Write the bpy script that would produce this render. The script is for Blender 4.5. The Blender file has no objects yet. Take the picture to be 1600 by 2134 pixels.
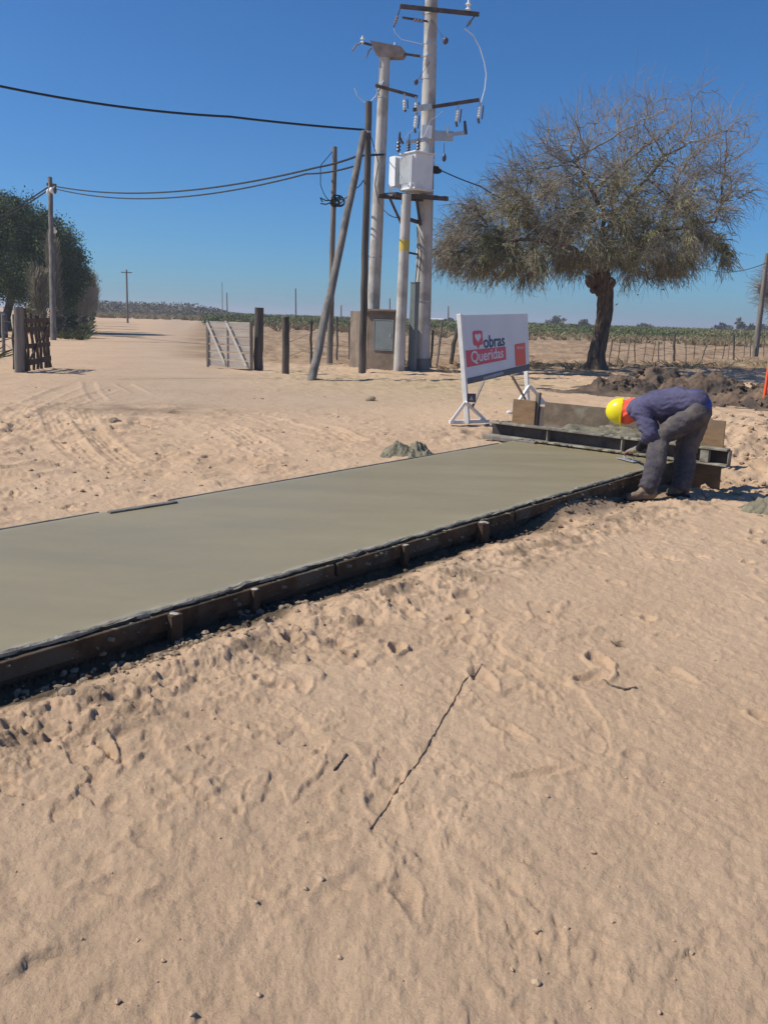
import bpy, bmesh, math, random
import numpy as np
from mathutils import Vector, Matrix

random.seed(7)
RNG = np.random.default_rng(11)
S = bpy.context.scene
COL = S.collection

# ------------------------------------------------------------------ camera
F_PX, CAM_H, HOR_Y, ROLL = 1700.0, 1.5, 662.0, math.radians(1.84)
PITCH = math.atan((1067 - HOR_Y) * math.cos(ROLL) / F_PX)
FWD = np.array([0, math.cos(PITCH), -math.sin(PITCH)])
UP0 = np.array([0, math.sin(PITCH), math.cos(PITCH)])
RT0 = np.array([1.0, 0, 0])
RT = RT0 * math.cos(ROLL) + UP0 * math.sin(ROLL)
UP = UP0 * math.cos(ROLL) - RT0 * math.sin(ROLL)
cd = bpy.data.cameras.new('camera')
cam = bpy.data.objects.new('camera', cd)
COL.objects.link(cam)
cd.sensor_fit = 'VERTICAL'
cd.sensor_height = 36.0
cd.lens = 36.0 * F_PX / 2134.0
cd.clip_start = 0.05
cd.clip_end = 9000
m = Matrix.Identity(4)
for i in range(3):
    m[i][0], m[i][1], m[i][2] = RT[i], UP[i], -FWD[i]
m[2][3] = CAM_H
cam.matrix_world = m
S.camera = cam

# ------------------------------------------------------------------ light
SUN_EL = math.radians(48)
SHADOW_AZ = math.radians(3)          # direction in which shadows run, from +X towards +Y
w = bpy.data.worlds.new('World')
S.world = w
w.use_nodes = True
nt = w.node_tree
nt.nodes.clear()
wo = nt.nodes.new('ShaderNodeOutputWorld')
bg = nt.nodes.new('ShaderNodeBackground')
sky = nt.nodes.new('ShaderNodeTexSky')
sky.sky_type = 'NISHITA'
sky.sun_disc = False
sky.sun_elevation = SUN_EL
to_sun = Vector((-math.cos(SHADOW_AZ), -math.sin(SHADOW_AZ), 0))
sky.sun_rotation = math.atan2(to_sun.x, to_sun.y)
sky.altitude = 400
sky.air_density = 1.0
sky.dust_density = 0.6
sky.ozone_density = 10.0
bg.inputs['Strength'].default_value = 0.108
grade = nt.nodes.new('ShaderNodeMix')          # clear dry air: the whole sky a little bluer
grade.data_type = 'RGBA'
grade.blend_type = 'MULTIPLY'
grade.inputs['Factor'].default_value = 1.0
grade.inputs['B'].default_value = (0.50, 0.815, 1.0, 1)
nt.links.new(sky.outputs[0], grade.inputs['A'])
nt.links.new(grade.outputs['Result'], bg.inputs[0])
nt.links.new(bg.outputs[0], wo.inputs[0])
sd = bpy.data.lights.new('sun', 'SUN')
sd.energy = 4.9
sd.angle = math.radians(0.55)
sd.color = (1.0, 0.94, 0.82)
sun = bpy.data.objects.new('sun', sd)
COL.objects.link(sun)
sdir = Vector((math.cos(SHADOW_AZ) * math.cos(SUN_EL), math.sin(SHADOW_AZ) * math.cos(SUN_EL), -math.sin(SUN_EL)))
sun.rotation_euler = sdir.to_track_quat('-Z', 'Y').to_euler()
sun.location = (-20, 0, 40)
S.view_settings.view_transform = 'Standard'
S.view_settings.look = 'None'
S.view_settings.exposure = 0.0
S.view_settings.gamma = 1.0
S.view_settings.use_curve_mapping = False


# ------------------------------------------------------------------ helpers
def ray(px, py):
    return FWD + RT * (px - 800) / F_PX + UP * (1067 - py) / F_PX


def P(px, py, z=0.0):
    """ground point seen at a place of the photograph"""
    d = ray(px, py)
    t = (z - CAM_H) / d[2]
    return np.array([0, 0, CAM_H]) + d * t


def V(px, py, Y):
    """point on the same sight line at a distance Y ahead"""
    d = ray(px, py)
    return np.array([0, 0, CAM_H]) + d * (Y / d[1])


def hash2(ix, iy, seed):
    n = (ix.astype(np.int64) * 374761393 + iy.astype(np.int64) * 668265263 + seed * 1442695041) & 0x7fffffff
    n = (n ^ (n >> 13)) * 1274126177 & 0x7fffffff
    n = n ^ (n >> 16)
    return (n & 0xffff) / 65535.0


def vnoise(x, y, seed=0):
    ix, iy = np.floor(x), np.floor(y)
    fx, fy = x - ix, y - iy
    fx = fx * fx * fx * (fx * (fx * 6 - 15) + 10)
    fy = fy * fy * fy * (fy * (fy * 6 - 15) + 10)
    a, b = hash2(ix, iy, seed), hash2(ix + 1, iy, seed)
    c, d = hash2(ix, iy + 1, seed), hash2(ix + 1, iy + 1, seed)
    return (a + (b - a) * fx) * (1 - fy) + (c + (d - c) * fx) * fy - 0.5


def fbm(x, y, oct=4, seed=0, gain=0.5):
    s, a = np.zeros_like(x, dtype=float), 1.0
    for o in range(oct):
        # turn each octave so the lattice does not show
        c, sn = math.cos(o * 1.1 + 0.4), math.sin(o * 1.1 + 0.4)
        s += a * vnoise((x * c - y * sn) * 2 ** o + 17.3 * o, (x * sn + y * c) * 2 ** o - 9.1 * o, seed + o)
        a *= gain
    return s


def sstep(a, b, x):
    t = np.clip((x - a) / (b - a), 0, 1)
    return t * t * (3 - 2 * t)


def tag(o, label=None, cat=None, group=None, kind=None):
    if label: o['label'] = label
    if cat: o['category'] = cat
    if group: o['group'] = group
    if kind: o['kind'] = kind
    return o


def empty(name, loc, label, cat, group=None):
    o = bpy.data.objects.new(name, None)
    COL.objects.link(o)
    o.location = Vector(loc)
    o.empty_display_size = 0.2
    return tag(o, label, cat, group)


def link(name, me, mat=None, parent=None, smooth=False):
    o = bpy.data.objects.new(name, me)
    COL.objects.link(o)
    if mat: me.materials.append(mat)
    if smooth and len(me.polygons):
        me.polygons.foreach_set('use_smooth', np.ones(len(me.polygons), bool))
    if parent: o.parent = parent
    return o


def np_mesh(name, verts, faces, mat=None, parent=None, origin=None, smooth=False):
    """verts (N,3) world, faces (M,k) of equal size"""
    verts = np.asarray(verts, dtype=np.float32)
    faces = np.asarray(faces, dtype=np.int32)
    off = np.zeros(3)
    if parent is not None: off = world_loc(parent)
    elif origin is not None: off = np.array(origin, float)
    me = bpy.data.meshes.new(name)
    k = faces.shape[1]
    me.vertices.add(len(verts)); me.loops.add(faces.size); me.polygons.add(len(faces))
    me.vertices.foreach_set('co', (verts - off).astype(np.float32).ravel())
    me.loops.foreach_set('vertex_index', faces.ravel())
    me.polygons.foreach_set('loop_start', np.arange(len(faces), dtype=np.int32) * k)
    me.update(calc_edges=True)
    o = link(name, me, mat, parent, smooth)
    if parent is None: o.location = off
    return o


def world_loc(o):
    p = np.zeros(3)
    while o is not None:
        p = p + np.array(o.location)
        o = o.parent
    return p


class MB:
    """collects shapes in world space; build() links them as one mesh object"""
    def __init__(self): self.v, self.f = [], []

    def add(self, vs, fs):
        n = len(self.v)
        self.v += [tuple(float(c) for c in p) for p in vs]
        self.f += [tuple(i + n for i in f) for f in fs]
        return self

    def box(self, c, size, ax=None, bev=0.0):
        """ax: 3 axis vectors"""
        ax = ax or ((1, 0, 0), (0, 1, 0), (0, 0, 1))
        A = [np.array(a, float) / np.linalg.norm(a) for a in ax]
        c = np.array(c, float)
        h = [s / 2 for s in size]
        bm = bmesh.new()
        bmesh.ops.create_cube(bm, size=1)
        for v in bm.verts:
            v.co = Vector((v.co.x * 2 * h[0], v.co.y * 2 * h[1], v.co.z * 2 * h[2]))
        if bev > 0:
            bmesh.ops.bevel(bm, geom=list(bm.edges), offset=min(bev, min(h) * 0.8), segments=1, affect='EDGES', profile=0.5)
        bm.verts.index_update()
        vs = [c + A[0] * v.co.x + A[1] * v.co.y + A[2] * v.co.z for v in bm.verts]
        fs = [[v.index for v in f.verts] for f in bm.faces]
        bm.free()
        return self.add(vs, fs)

    def beam(self, a, b, wdt, hgt, up=(0, 0, 1), bev=0.0):
        a, b = np.array(a, float), np.array(b, float)
        d = b - a
        L = np.linalg.norm(d)
        d = d / L
        up = np.array(up, float)
        s = np.cross(d, up)
        if np.linalg.norm(s) < 1e-4: s = np.cross(d, np.array([1.0, 0, 0]))
        s /= np.linalg.norm(s)
        u = np.cross(s, d)
        return self.box((a + b) / 2, (L, wdt, hgt), (d, s, u), bev)

    def tube(self, path, rad, n=8, cap=True):
        path = [np.array(p, float) for p in path]
        if not hasattr(rad, '__len__'): rad = [rad] * len(path)
        vs, fs = [], []
        ref = np.array([0.31, 0.77, 0.55])
        for i, p in enumerate(path):
            d = path[min(i + 1, len(path) - 1)] - path[max(i - 1, 0)]
            d = d / (np.linalg.norm(d) + 1e-12)
            s = np.cross(d, ref); s /= np.linalg.norm(s)
            u = np.cross(d, s)
            for k in range(n):
                a = 2 * math.pi * k / n
                vs.append(p + (s * math.cos(a) + u * math.sin(a)) * rad[i])
        for i in range(len(path) - 1):
            for k in range(n):
                fs.append((i * n + k, i * n + (k + 1) % n, (i + 1) * n + (k + 1) % n, (i + 1) * n + k))
        if cap:
            fs.append(tuple(range(n))[::-1])
            fs.append(tuple(range((len(path) - 1) * n, len(path) * n)))
        return self.add(vs, fs)

    def lathe(self, base, axis, prof, n=10):
        axis = np.array(axis, float)
        pts = [np.array(base, float) + axis * h for h, r in prof]
        return self.tube(pts, [max(r, 1e-4) for h, r in prof], n)

    def prism(self, poly, ext):
        """poly: 3D points of one side, ext: vector"""
        n = len(poly)
        ext = np.array(ext, float)
        vs = [np.array(p, float) for p in poly] + [np.array(p, float) + ext for p in poly]
        fs = [tuple(range(n))[::-1], tuple(range(n, 2 * n))]
        fs += [(i, (i + 1) % n, n + (i + 1) % n, n + i) for i in range(n)]
        return self.add(vs, fs)

    def blob(self, c, r, seed=0, rough=0.25, sub=2, squash=1.0):
        bm = bmesh.new()
        bmesh.ops.create_icosphere(bm, subdivisions=sub, radius=1)
        rr = random.Random(seed)
        d = [(Vector((rr.uniform(-1, 1), rr.uniform(-1, 1), rr.uniform(-1, 1))).normalized(), rr.uniform(-1, 1)) for _ in range(9)]
        r = np.array(r if hasattr(r, '__len__') else (r, r, r), float)
        bm.verts.index_update()
        vs = []
        for v in bm.verts:
            k = 1 + rough * sum(s * max(0, v.co.dot(q)) ** 3 for q, s in d) * 0.6
            vs.append(np.array(c) + np.array(v.co) * k * r)
        fs = [[v.index for v in f.verts] for f in bm.faces]
        bm.free()
        return self.add(vs, fs)

    def build(self, name, mat=None, parent=None, smooth=False, origin=None):
        off = world_loc(parent) if parent is not None else (np.array(origin, float) if origin is not None else np.zeros(3))
        me = bpy.data.meshes.new(name)
        me.from_pydata([tuple(np.array(p) - off) for p in self.v], [], self.f)
        bm = bmesh.new(); bm.from_mesh(me)
        bmesh.ops.recalc_face_normals(bm, faces=bm.faces)
        bm.to_mesh(me); bm.free()
        o = link(name, me, mat, parent, smooth)
        if parent is None: o.location = off
        if smooth:
            try:
                me.set_sharp_from_angle(angle=math.radians(40))
            except Exception:
                pass
        return o


def tubes_np(paths, radii, n=3):
    """paths (N,K,3), radii (N,K) -> verts, quads"""
    N, K, _ = paths.shape
    d = np.empty_like(paths)
    d[:, 1:-1] = paths[:, 2:] - paths[:, :-2]
    d[:, 0] = paths[:, 1] - paths[:, 0]
    d[:, -1] = paths[:, -1] - paths[:, -2]
    d /= np.linalg.norm(d, axis=2, keepdims=True) + 1e-9
    ref = np.array([0.31, 0.77, 0.55])
    s = np.cross(d, ref); s /= np.linalg.norm(s, axis=2, keepdims=True) + 1e-9
    u = np.cross(d, s)
    a = np.arange(n) * 2 * math.pi / n
    v = paths[:, :, None, :] + (s[:, :, None, :] * np.cos(a)[None, None, :, None] + u[:, :, None, :] * np.sin(a)[None, None, :, None]) * radii[:, :, None, None]
    idx = np.arange(N * K * n).reshape(N, K, n)
    a0 = idx[:, :-1, :]; a1 = np.roll(a0, -1, axis=2)
    b0 = idx[:, 1:, :]; b1 = np.roll(b0, -1, axis=2)
    f = np.stack([a0, a1, b1, b0], axis=-1).reshape(-1, 4)
    return v.reshape(-1, 3), f


def leaf_quads(c, size, rng, tilt=1.0, aspect=0.5, dirs=None):
    """one rhombic leaf (quad) at each centre"""
    N = len(c)
    d = rng.normal(size=(N, 3)) if dirs is None else dirs + rng.normal(size=(N, 3)) * 0.35
    d /= np.linalg.norm(d, axis=1, keepdims=True)
    r = rng.normal(size=(N, 3))
    s = np.cross(d, r); s /= np.linalg.norm(s, axis=1, keepdims=True)
    sz = np.asarray(size).reshape(-1, 1) * np.ones((N, 1))
    v = np.stack([c - d * sz / 2, c + s * sz * aspect / 2, c + d * sz / 2, c - s * sz * aspect / 2], axis=1)
    return v.reshape(-1, 3), np.arange(4 * N).reshape(N, 4)


# ------------------------------------------------------------------ materials
def pmat(name, c1, c2=None, scale=4.0, rough=0.8, bump=0.0, bscale=None, metal=0.0, detail=5.0, c3=None, s3=1.0, stretch=None, spec=0.3, pos=(0.35, 0.65)):
    mt = bpy.data.materials.new(name)
    mt.use_nodes = True
    t = mt.node_tree
    b = t.nodes['Principled BSDF']
    b.inputs['Roughness'].default_value = rough
    b.inputs['Metallic'].default_value = metal
    b.inputs['Specular IOR Level'].default_value = spec
    tc = t.nodes.new('ShaderNodeTexCoord')
    mp = t.nodes.new('ShaderNodeMapping')
    if stretch: mp.inputs['Scale'].default_value = stretch
    t.links.new(tc.outputs['Object'], mp.inputs[0])
    if c2 is None:
        b.inputs['Base Color'].default_value = (*c1, 1)
    else:
        n = t.nodes.new('ShaderNodeTexNoise')
        n.inputs['Scale'].default_value = scale
        n.inputs['Detail'].default_value = detail
        n.inputs['Roughness'].default_value = 0.62
        t.links.new(mp.outputs[0], n.inputs['Vector'])
        r = t.nodes.new('ShaderNodeValToRGB')
        r.color_ramp.elements[0].position = pos[0]
        r.color_ramp.elements[1].position = pos[1]
        r.color_ramp.elements[0].color = (*c1, 1)
        r.color_ramp.elements[1].color = (*c2, 1)
        t.links.new(n.outputs['Fac'], r.inputs[0])
        out = r.outputs[0]
        if c3 is not None:
            n3 = t.nodes.new('ShaderNodeTexNoise')
            n3.inputs['Scale'].default_value = s3
            n3.inputs['Detail'].default_value = 6
            t.links.new(tc.outputs['Object'], n3.inputs['Vector'])
            r3 = t.nodes.new('ShaderNodeValToRGB')
            r3.color_ramp.elements[0].position = 0.48
            r3.color_ramp.elements[1].position = 0.62
            mx = t.nodes.new('ShaderNodeMix')
            mx.data_type = 'RGBA'
            t.links.new(n3.outputs['Fac'], r3.inputs[0])
            t.links.new(r3.outputs[0], mx.inputs['Factor'])
            t.links.new(out, mx.inputs['A'])
            mx.inputs['B'].default_value = (*c3, 1)
            out = mx.outputs['Result']
        t.links.new(out, b.inputs['Base Color'])
    if bump > 0:
        n2 = t.nodes.new('ShaderNodeTexNoise')
        n2.inputs['Scale'].default_value = bscale or scale * 3
        n2.inputs['Detail'].default_value = 6
        t.links.new(mp.outputs[0], n2.inputs['Vector'])
        bp = t.nodes.new('ShaderNodeBump')
        bp.inputs['Strength'].default_value = bump
        bp.inputs['Distance'].default_value = 0.02
        t.links.new(n2.outputs['Fac'], bp.inputs['Height'])
        t.links.new(bp.outputs[0], b.inputs['Normal'])
    return mt


M = {}
M['concrete_pole'] = pmat('pole_concrete', (0.42, 0.40, 0.37), (0.57, 0.545, 0.51), 5, 0.85, 0.3, 40, c3=(0.33, 0.305, 0.275), s3=1.6, stretch=(1, 1, 0.18))
M['old_concrete'] = pmat('weathered_concrete', (0.20, 0.17, 0.155), (0.32, 0.275, 0.25), 4, 0.9, 0.3, 30)
M['grey_wood'] = pmat('weathered_grey_wood', (0.12, 0.108, 0.096), (0.25, 0.225, 0.20), 6, 0.9, 0.5, 30, stretch=(1, 1, 0.12))
M['dark_wood'] = pmat('dark_weathered_wood', (0.055, 0.048, 0.042), (0.14, 0.12, 0.105), 6, 0.9, 0.5, 30, stretch=(1, 1, 0.12))
M['pale_wood'] = pmat('bleached_board_wood', (0.40, 0.35, 0.295), (0.56, 0.50, 0.425), 5, 0.85, 0.3, 30, stretch=(0.3, 0.3, 2))
M['brace_wood'] = pmat('pale_brace_wood', (0.58, 0.53, 0.46), (0.68, 0.63, 0.56), 5, 0.85)
M['brown_wood'] = pmat('brown_gate_wood', (0.065, 0.044, 0.034), (0.135, 0.092, 0.068), 6, 0.9, 0.4, 30)
M['plywood'] = pmat('form_plywood', (0.21, 0.13, 0.068), (0.31, 0.20, 0.11), 5, 0.75, 0.2, 30, stretch=(1, 1, 5), c3=(0.20, 0.155, 0.11), s3=2.5)
M['dirty_ply'] = pmat('form_plywood_dirty', (0.13, 0.098, 0.068), (0.22, 0.165, 0.115), 4, 0.8, 0.3, 25, c3=(0.25, 0.215, 0.165), s3=3.0)
M['form_plank'] = pmat('form_plank', (0.045, 0.028, 0.017), (0.12, 0.075, 0.045), 5, 0.9, 0.5, 25, c3=(0.10, 0.085, 0.065), s3=3.5)
M['steel'] = pmat('galvanised_steel', (0.42, 0.43, 0.44), (0.55, 0.56, 0.57), 6, 0.5, 0.05, 30, metal=0.6)
M['dark_steel'] = pmat('dark_rusty_steel', (0.055, 0.045, 0.045), (0.12, 0.09, 0.08), 6, 0.7, 0.2, 30, metal=0.2)
M['beam_steel'] = pmat('channel_steel_smeared', (0.13, 0.115, 0.095), (0.27, 0.24, 0.195), 4, 0.65, 0.3, 25, metal=0.0, c3=(0.36, 0.33, 0.27), s3=5)
M['grey_paint'] = pmat('grey_painted_metal', (0.17, 0.20, 0.205), (0.21, 0.24, 0.245), 3, 0.5, 0.05, 20)
M['transformer_paint'] = pmat('transformer_paint', (0.74, 0.77, 0.79), (0.80, 0.82, 0.83), 2, 0.45, 0.03, 20, c3=(0.68, 0.69, 0.69), s3=2)
M['white_paint'] = pmat('white_paint', (0.70, 0.69, 0.66), (0.80, 0.79, 0.77), 5, 0.45, 0.05, 20)
M['panel_white'] = pmat('sign_panel_white', (0.70, 0.70, 0.72), (0.76, 0.76, 0.77), 2, 0.45)
M['panel_dark'] = pmat('sign_band_dark', (0.075, 0.075, 0.09), (0.12, 0.12, 0.14), 3, 0.5)
M['panel_sheen'] = pmat('sign_band_grey', (0.30, 0.30, 0.33), (0.36, 0.36, 0.4), 3, 0.5)
M['sign_red'] = pmat('sign_red', (0.66, 0.07, 0.10), (0.72, 0.09, 0.12), 3, 0.5)
M['sign_orange'] = pmat('sign_orange', (0.76, 0.10, 0.05), (0.80, 0.12, 0.06), 3, 0.5)
M['sign_navy'] = pmat('sign_navy', (0.04, 0.06, 0.12), (0.05, 0.07, 0.14), 3, 0.5)
M['rubber'] = pmat('black_cable', (0.012, 0.012, 0.014), (0.022, 0.022, 0.024), 3, 0.6)
M['bright_wire'] = pmat('bare_aluminium_wire', (0.62, 0.66, 0.70), (0.7, 0.73, 0.76), 3, 0.4, metal=0.2)
M['porcelain'] = pmat('white_porcelain', (0.75, 0.75, 0.74), (0.82, 0.82, 0.81), 3, 0.2, spec=0.5)
M['dark_porcelain'] = pmat('brown_porcelain', (0.05, 0.035, 0.045), (0.09, 0.06, 0.07), 3, 0.3, spec=0.5)
M['yellow'] = pmat('yellow_warning_mark', (0.62, 0.47, 0.06), (0.5, 0.40, 0.12), 12, 0.6)
M['bark'] = pmat('tree_bark', (0.045, 0.034, 0.028), (0.19, 0.145, 0.115), 5, 0.95, 1.0, 18, stretch=(2, 2, 0.5))
M['twig'] = pmat('tree_twigs', (0.17, 0.142, 0.115), (0.32, 0.275, 0.225), 0.9, 0.9)
M['root'] = pmat('dry_root', (0.11, 0.075, 0.05), (0.26, 0.185, 0.13), 30, 0.9)
M['twig_pale'] = pmat('dry_pale_stems', (0.20, 0.175, 0.12), (0.34, 0.30, 0.21), 0.8, 0.9)
M['leaf_olive'] = pmat('olive_leaflets', (0.165, 0.17, 0.072), (0.31, 0.305, 0.145), 0.7, 0.8, spec=0.1)
M['leaf_dark'] = pmat('dark_leaves', (0.05, 0.078, 0.036), (0.15, 0.195, 0.085), 0.6, 0.7, spec=0.15)
M['leaf_vine'] = pmat('vine_leaves', (0.055, 0.085, 0.025), (0.16, 0.19, 0.06), 0.12, 0.8, c3=(0.22, 0.185, 0.09), s3=0.05)
M['leaf_far'] = pmat('far_scrub_leaves', (0.12, 0.11, 0.085), (0.18, 0.16, 0.125), 0.05, 0.9)  # paler, flatter leaf colour with distance haze painted in
M['dry_grass'] = pmat('dry_grass', (0.26, 0.20, 0.10), (0.40, 0.32, 0.19), 0.4, 0.9)
M['green_grass'] = pmat('roadside_grass', (0.07, 0.09, 0.03), (0.17, 0.16, 0.07), 0.4, 0.9)
M['helmet'] = pmat('yellow_helmet_shell', (0.80, 0.66, 0.01), (0.84, 0.70, 0.015), 3, 0.28, spec=0.5)
M['orange_cloth'] = pmat('orange_cloth', (0.72, 0.085, 0.045), (0.82, 0.13, 0.075), 8, 0.85, 0.3, 40)
M['navy_cloth'] = pmat('navy_sweatshirt', (0.072, 0.068, 0.125), (0.115, 0.108, 0.18), 6, 0.95, 0.35, 45, spec=0.1)
M['black_cloth'] = pmat('black_sleeve', (0.02, 0.02, 0.024), (0.035, 0.034, 0.04), 6, 0.95, 0.3, 45, spec=0.1)
M['blue_cloth'] = pmat('blue_undershirt', (0.04, 0.06, 0.28), (0.06, 0.09, 0.36), 6, 0.9, 0.3, 45)
M['trousers'] = pmat('dusty_work_trousers', (0.060, 0.053, 0.062), (0.108, 0.096, 0.102), 7, 0.95, 0.4, 45, spec=0.1, c3=(0.14, 0.12, 0.108), s3=6)
M['boot'] = pmat('dusty_boot_leather', (0.13, 0.092, 0.062), (0.27, 0.20, 0.14), 9, 0.85, 0.4, 50)
M['skin'] = pmat('skin', (0.28, 0.15, 0.095), (0.33, 0.18, 0.12), 9, 0.6)
M['hair'] = pmat('black_hair', (0.012, 0.010, 0.009), (0.03, 0.022, 0.02), 20, 0.6)
M['glove'] = pmat('dusty_glove', (0.22, 0.18, 0.14), (0.36, 0.31, 0.25), 12, 0.9, 0.3, 60)
M['orange_paint'] = pmat('orange_barrier_paint', (0.80, 0.10, 0.035), (0.85, 0.13, 0.05), 5, 0.5)
M['clod'] = pmat('soil_clods', (0.22, 0.165, 0.112), (0.40, 0.30, 0.205), 9, 0.95, 0.4, 60)
M['sandclod'] = pmat('sand_clods', (0.42, 0.295, 0.195), (0.52, 0.375, 0.255), 9, 0.95, 0.4, 60)
M['mortar'] = pmat('wet_mortar_lump', (0.14, 0.125, 0.083), (0.235, 0.21, 0.145), 8, 0.75, 0.6, 40)
M['tin'] = pmat('white_metal_roof', (0.6, 0.6, 0.58), (0.7, 0.7, 0.68), 0.2, 0.5)
M['far_pole'] = pmat('far_pole_wood', (0.16, 0.14, 0.13), (0.22, 0.2, 0.18), 1, 0.9)

# ------------------------------------------------------------------ layout of the slab
ZS = 0.02
a0, a1 = P(0, 1370, ZS), P(1310, 990, ZS)
c0, c1 = P(0, 1100, ZS), P(1050, 925, ZS)
SD = a1 - a0; SD[2] = 0; SD /= np.linalg.norm(SD)           # along the slab
SN = np.array([-SD[1], SD[0], 0.0])                          # across it, away from the camera
SW = float(((c0 + c1) / 2 - a0) @ SN)                        # width
BA, BB = P(1016, 908, 0.03), P(1514, 974, 0.03)              # lower near edge of the steel beam
BD = BB - BA; BD[2] = 0; BLEN = float(np.linalg.norm(BD)); BD /= BLEN
SEND = float((BA - a0) @ SD) + 0.10                          # where the slab ends (under the beam)
MOUNDS = [(P(1370, 815)[:2] + [0, 0.6], 0.56, 1.1, 0.9), (P(1300, 815)[:2], 0.30, 0.9, 0.8), (P(1470, 830)[:2] + [0, .3], 0.46, 1.1, 0.8),
          (P(1550, 838)[:2], 0.40, 1.0, 0.8), (P(1640, 850)[:2], 0.3, 1.2, 0.8)]
PIT = P(1430, 1000, -0.25)[:2]


def slab_coords(x, y):
    dx, dy = x - a0[0], y - a0[1]
    return dx * SD[0] + dy * SD[1], dx * SN[0] + dy * SN[1]


def base_height(x, y):
    x = np.asarray(x, float); y = np.asarray(y, float)
    t, q = slab_coords(x, y)
    end = sstep(SEND - 0.2, SEND + 0.8, t)
    near = 1 - sstep(-0.02 - 1.2 * end, 0.05 + 0.9 * end, q)          # 1 on the camera side of the slab
    low = -0.085 - 0.11 * sstep(3.2, 6.3, t) - 0.065 * np.exp(-((q + 0.08) / 0.17) ** 2) * (1 - sstep(3.8, 5.2, t)) + 0.12 * np.exp(-(q / 0.20) ** 2) * sstep(4.2, 5.0, t) * (1 - sstep(5.5, 6.1, t))
    low = low * (1 - sstep(SEND + 1.2, SEND + 4.5, t))
    z = near * low
    z = np.where((q > 0.0) & (q < SW) & (t < SEND - 0.05), -0.16, z)
    # bank of clods thrown up a little way from the edge
    z = z + near * 0.028 * np.exp(-((q + 0.42) / 0.12) ** 2) * (1 - end) * (0.6 + 1.6 * vnoise(x * 2.2, y * 2.2, 71))
    d2 = (x - PIT[0]) ** 2 / 0.8 + (y - PIT[1] - 0.35) ** 2 / 0.55
    z = z - 0.26 * np.exp(-d2)
    return z


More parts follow.
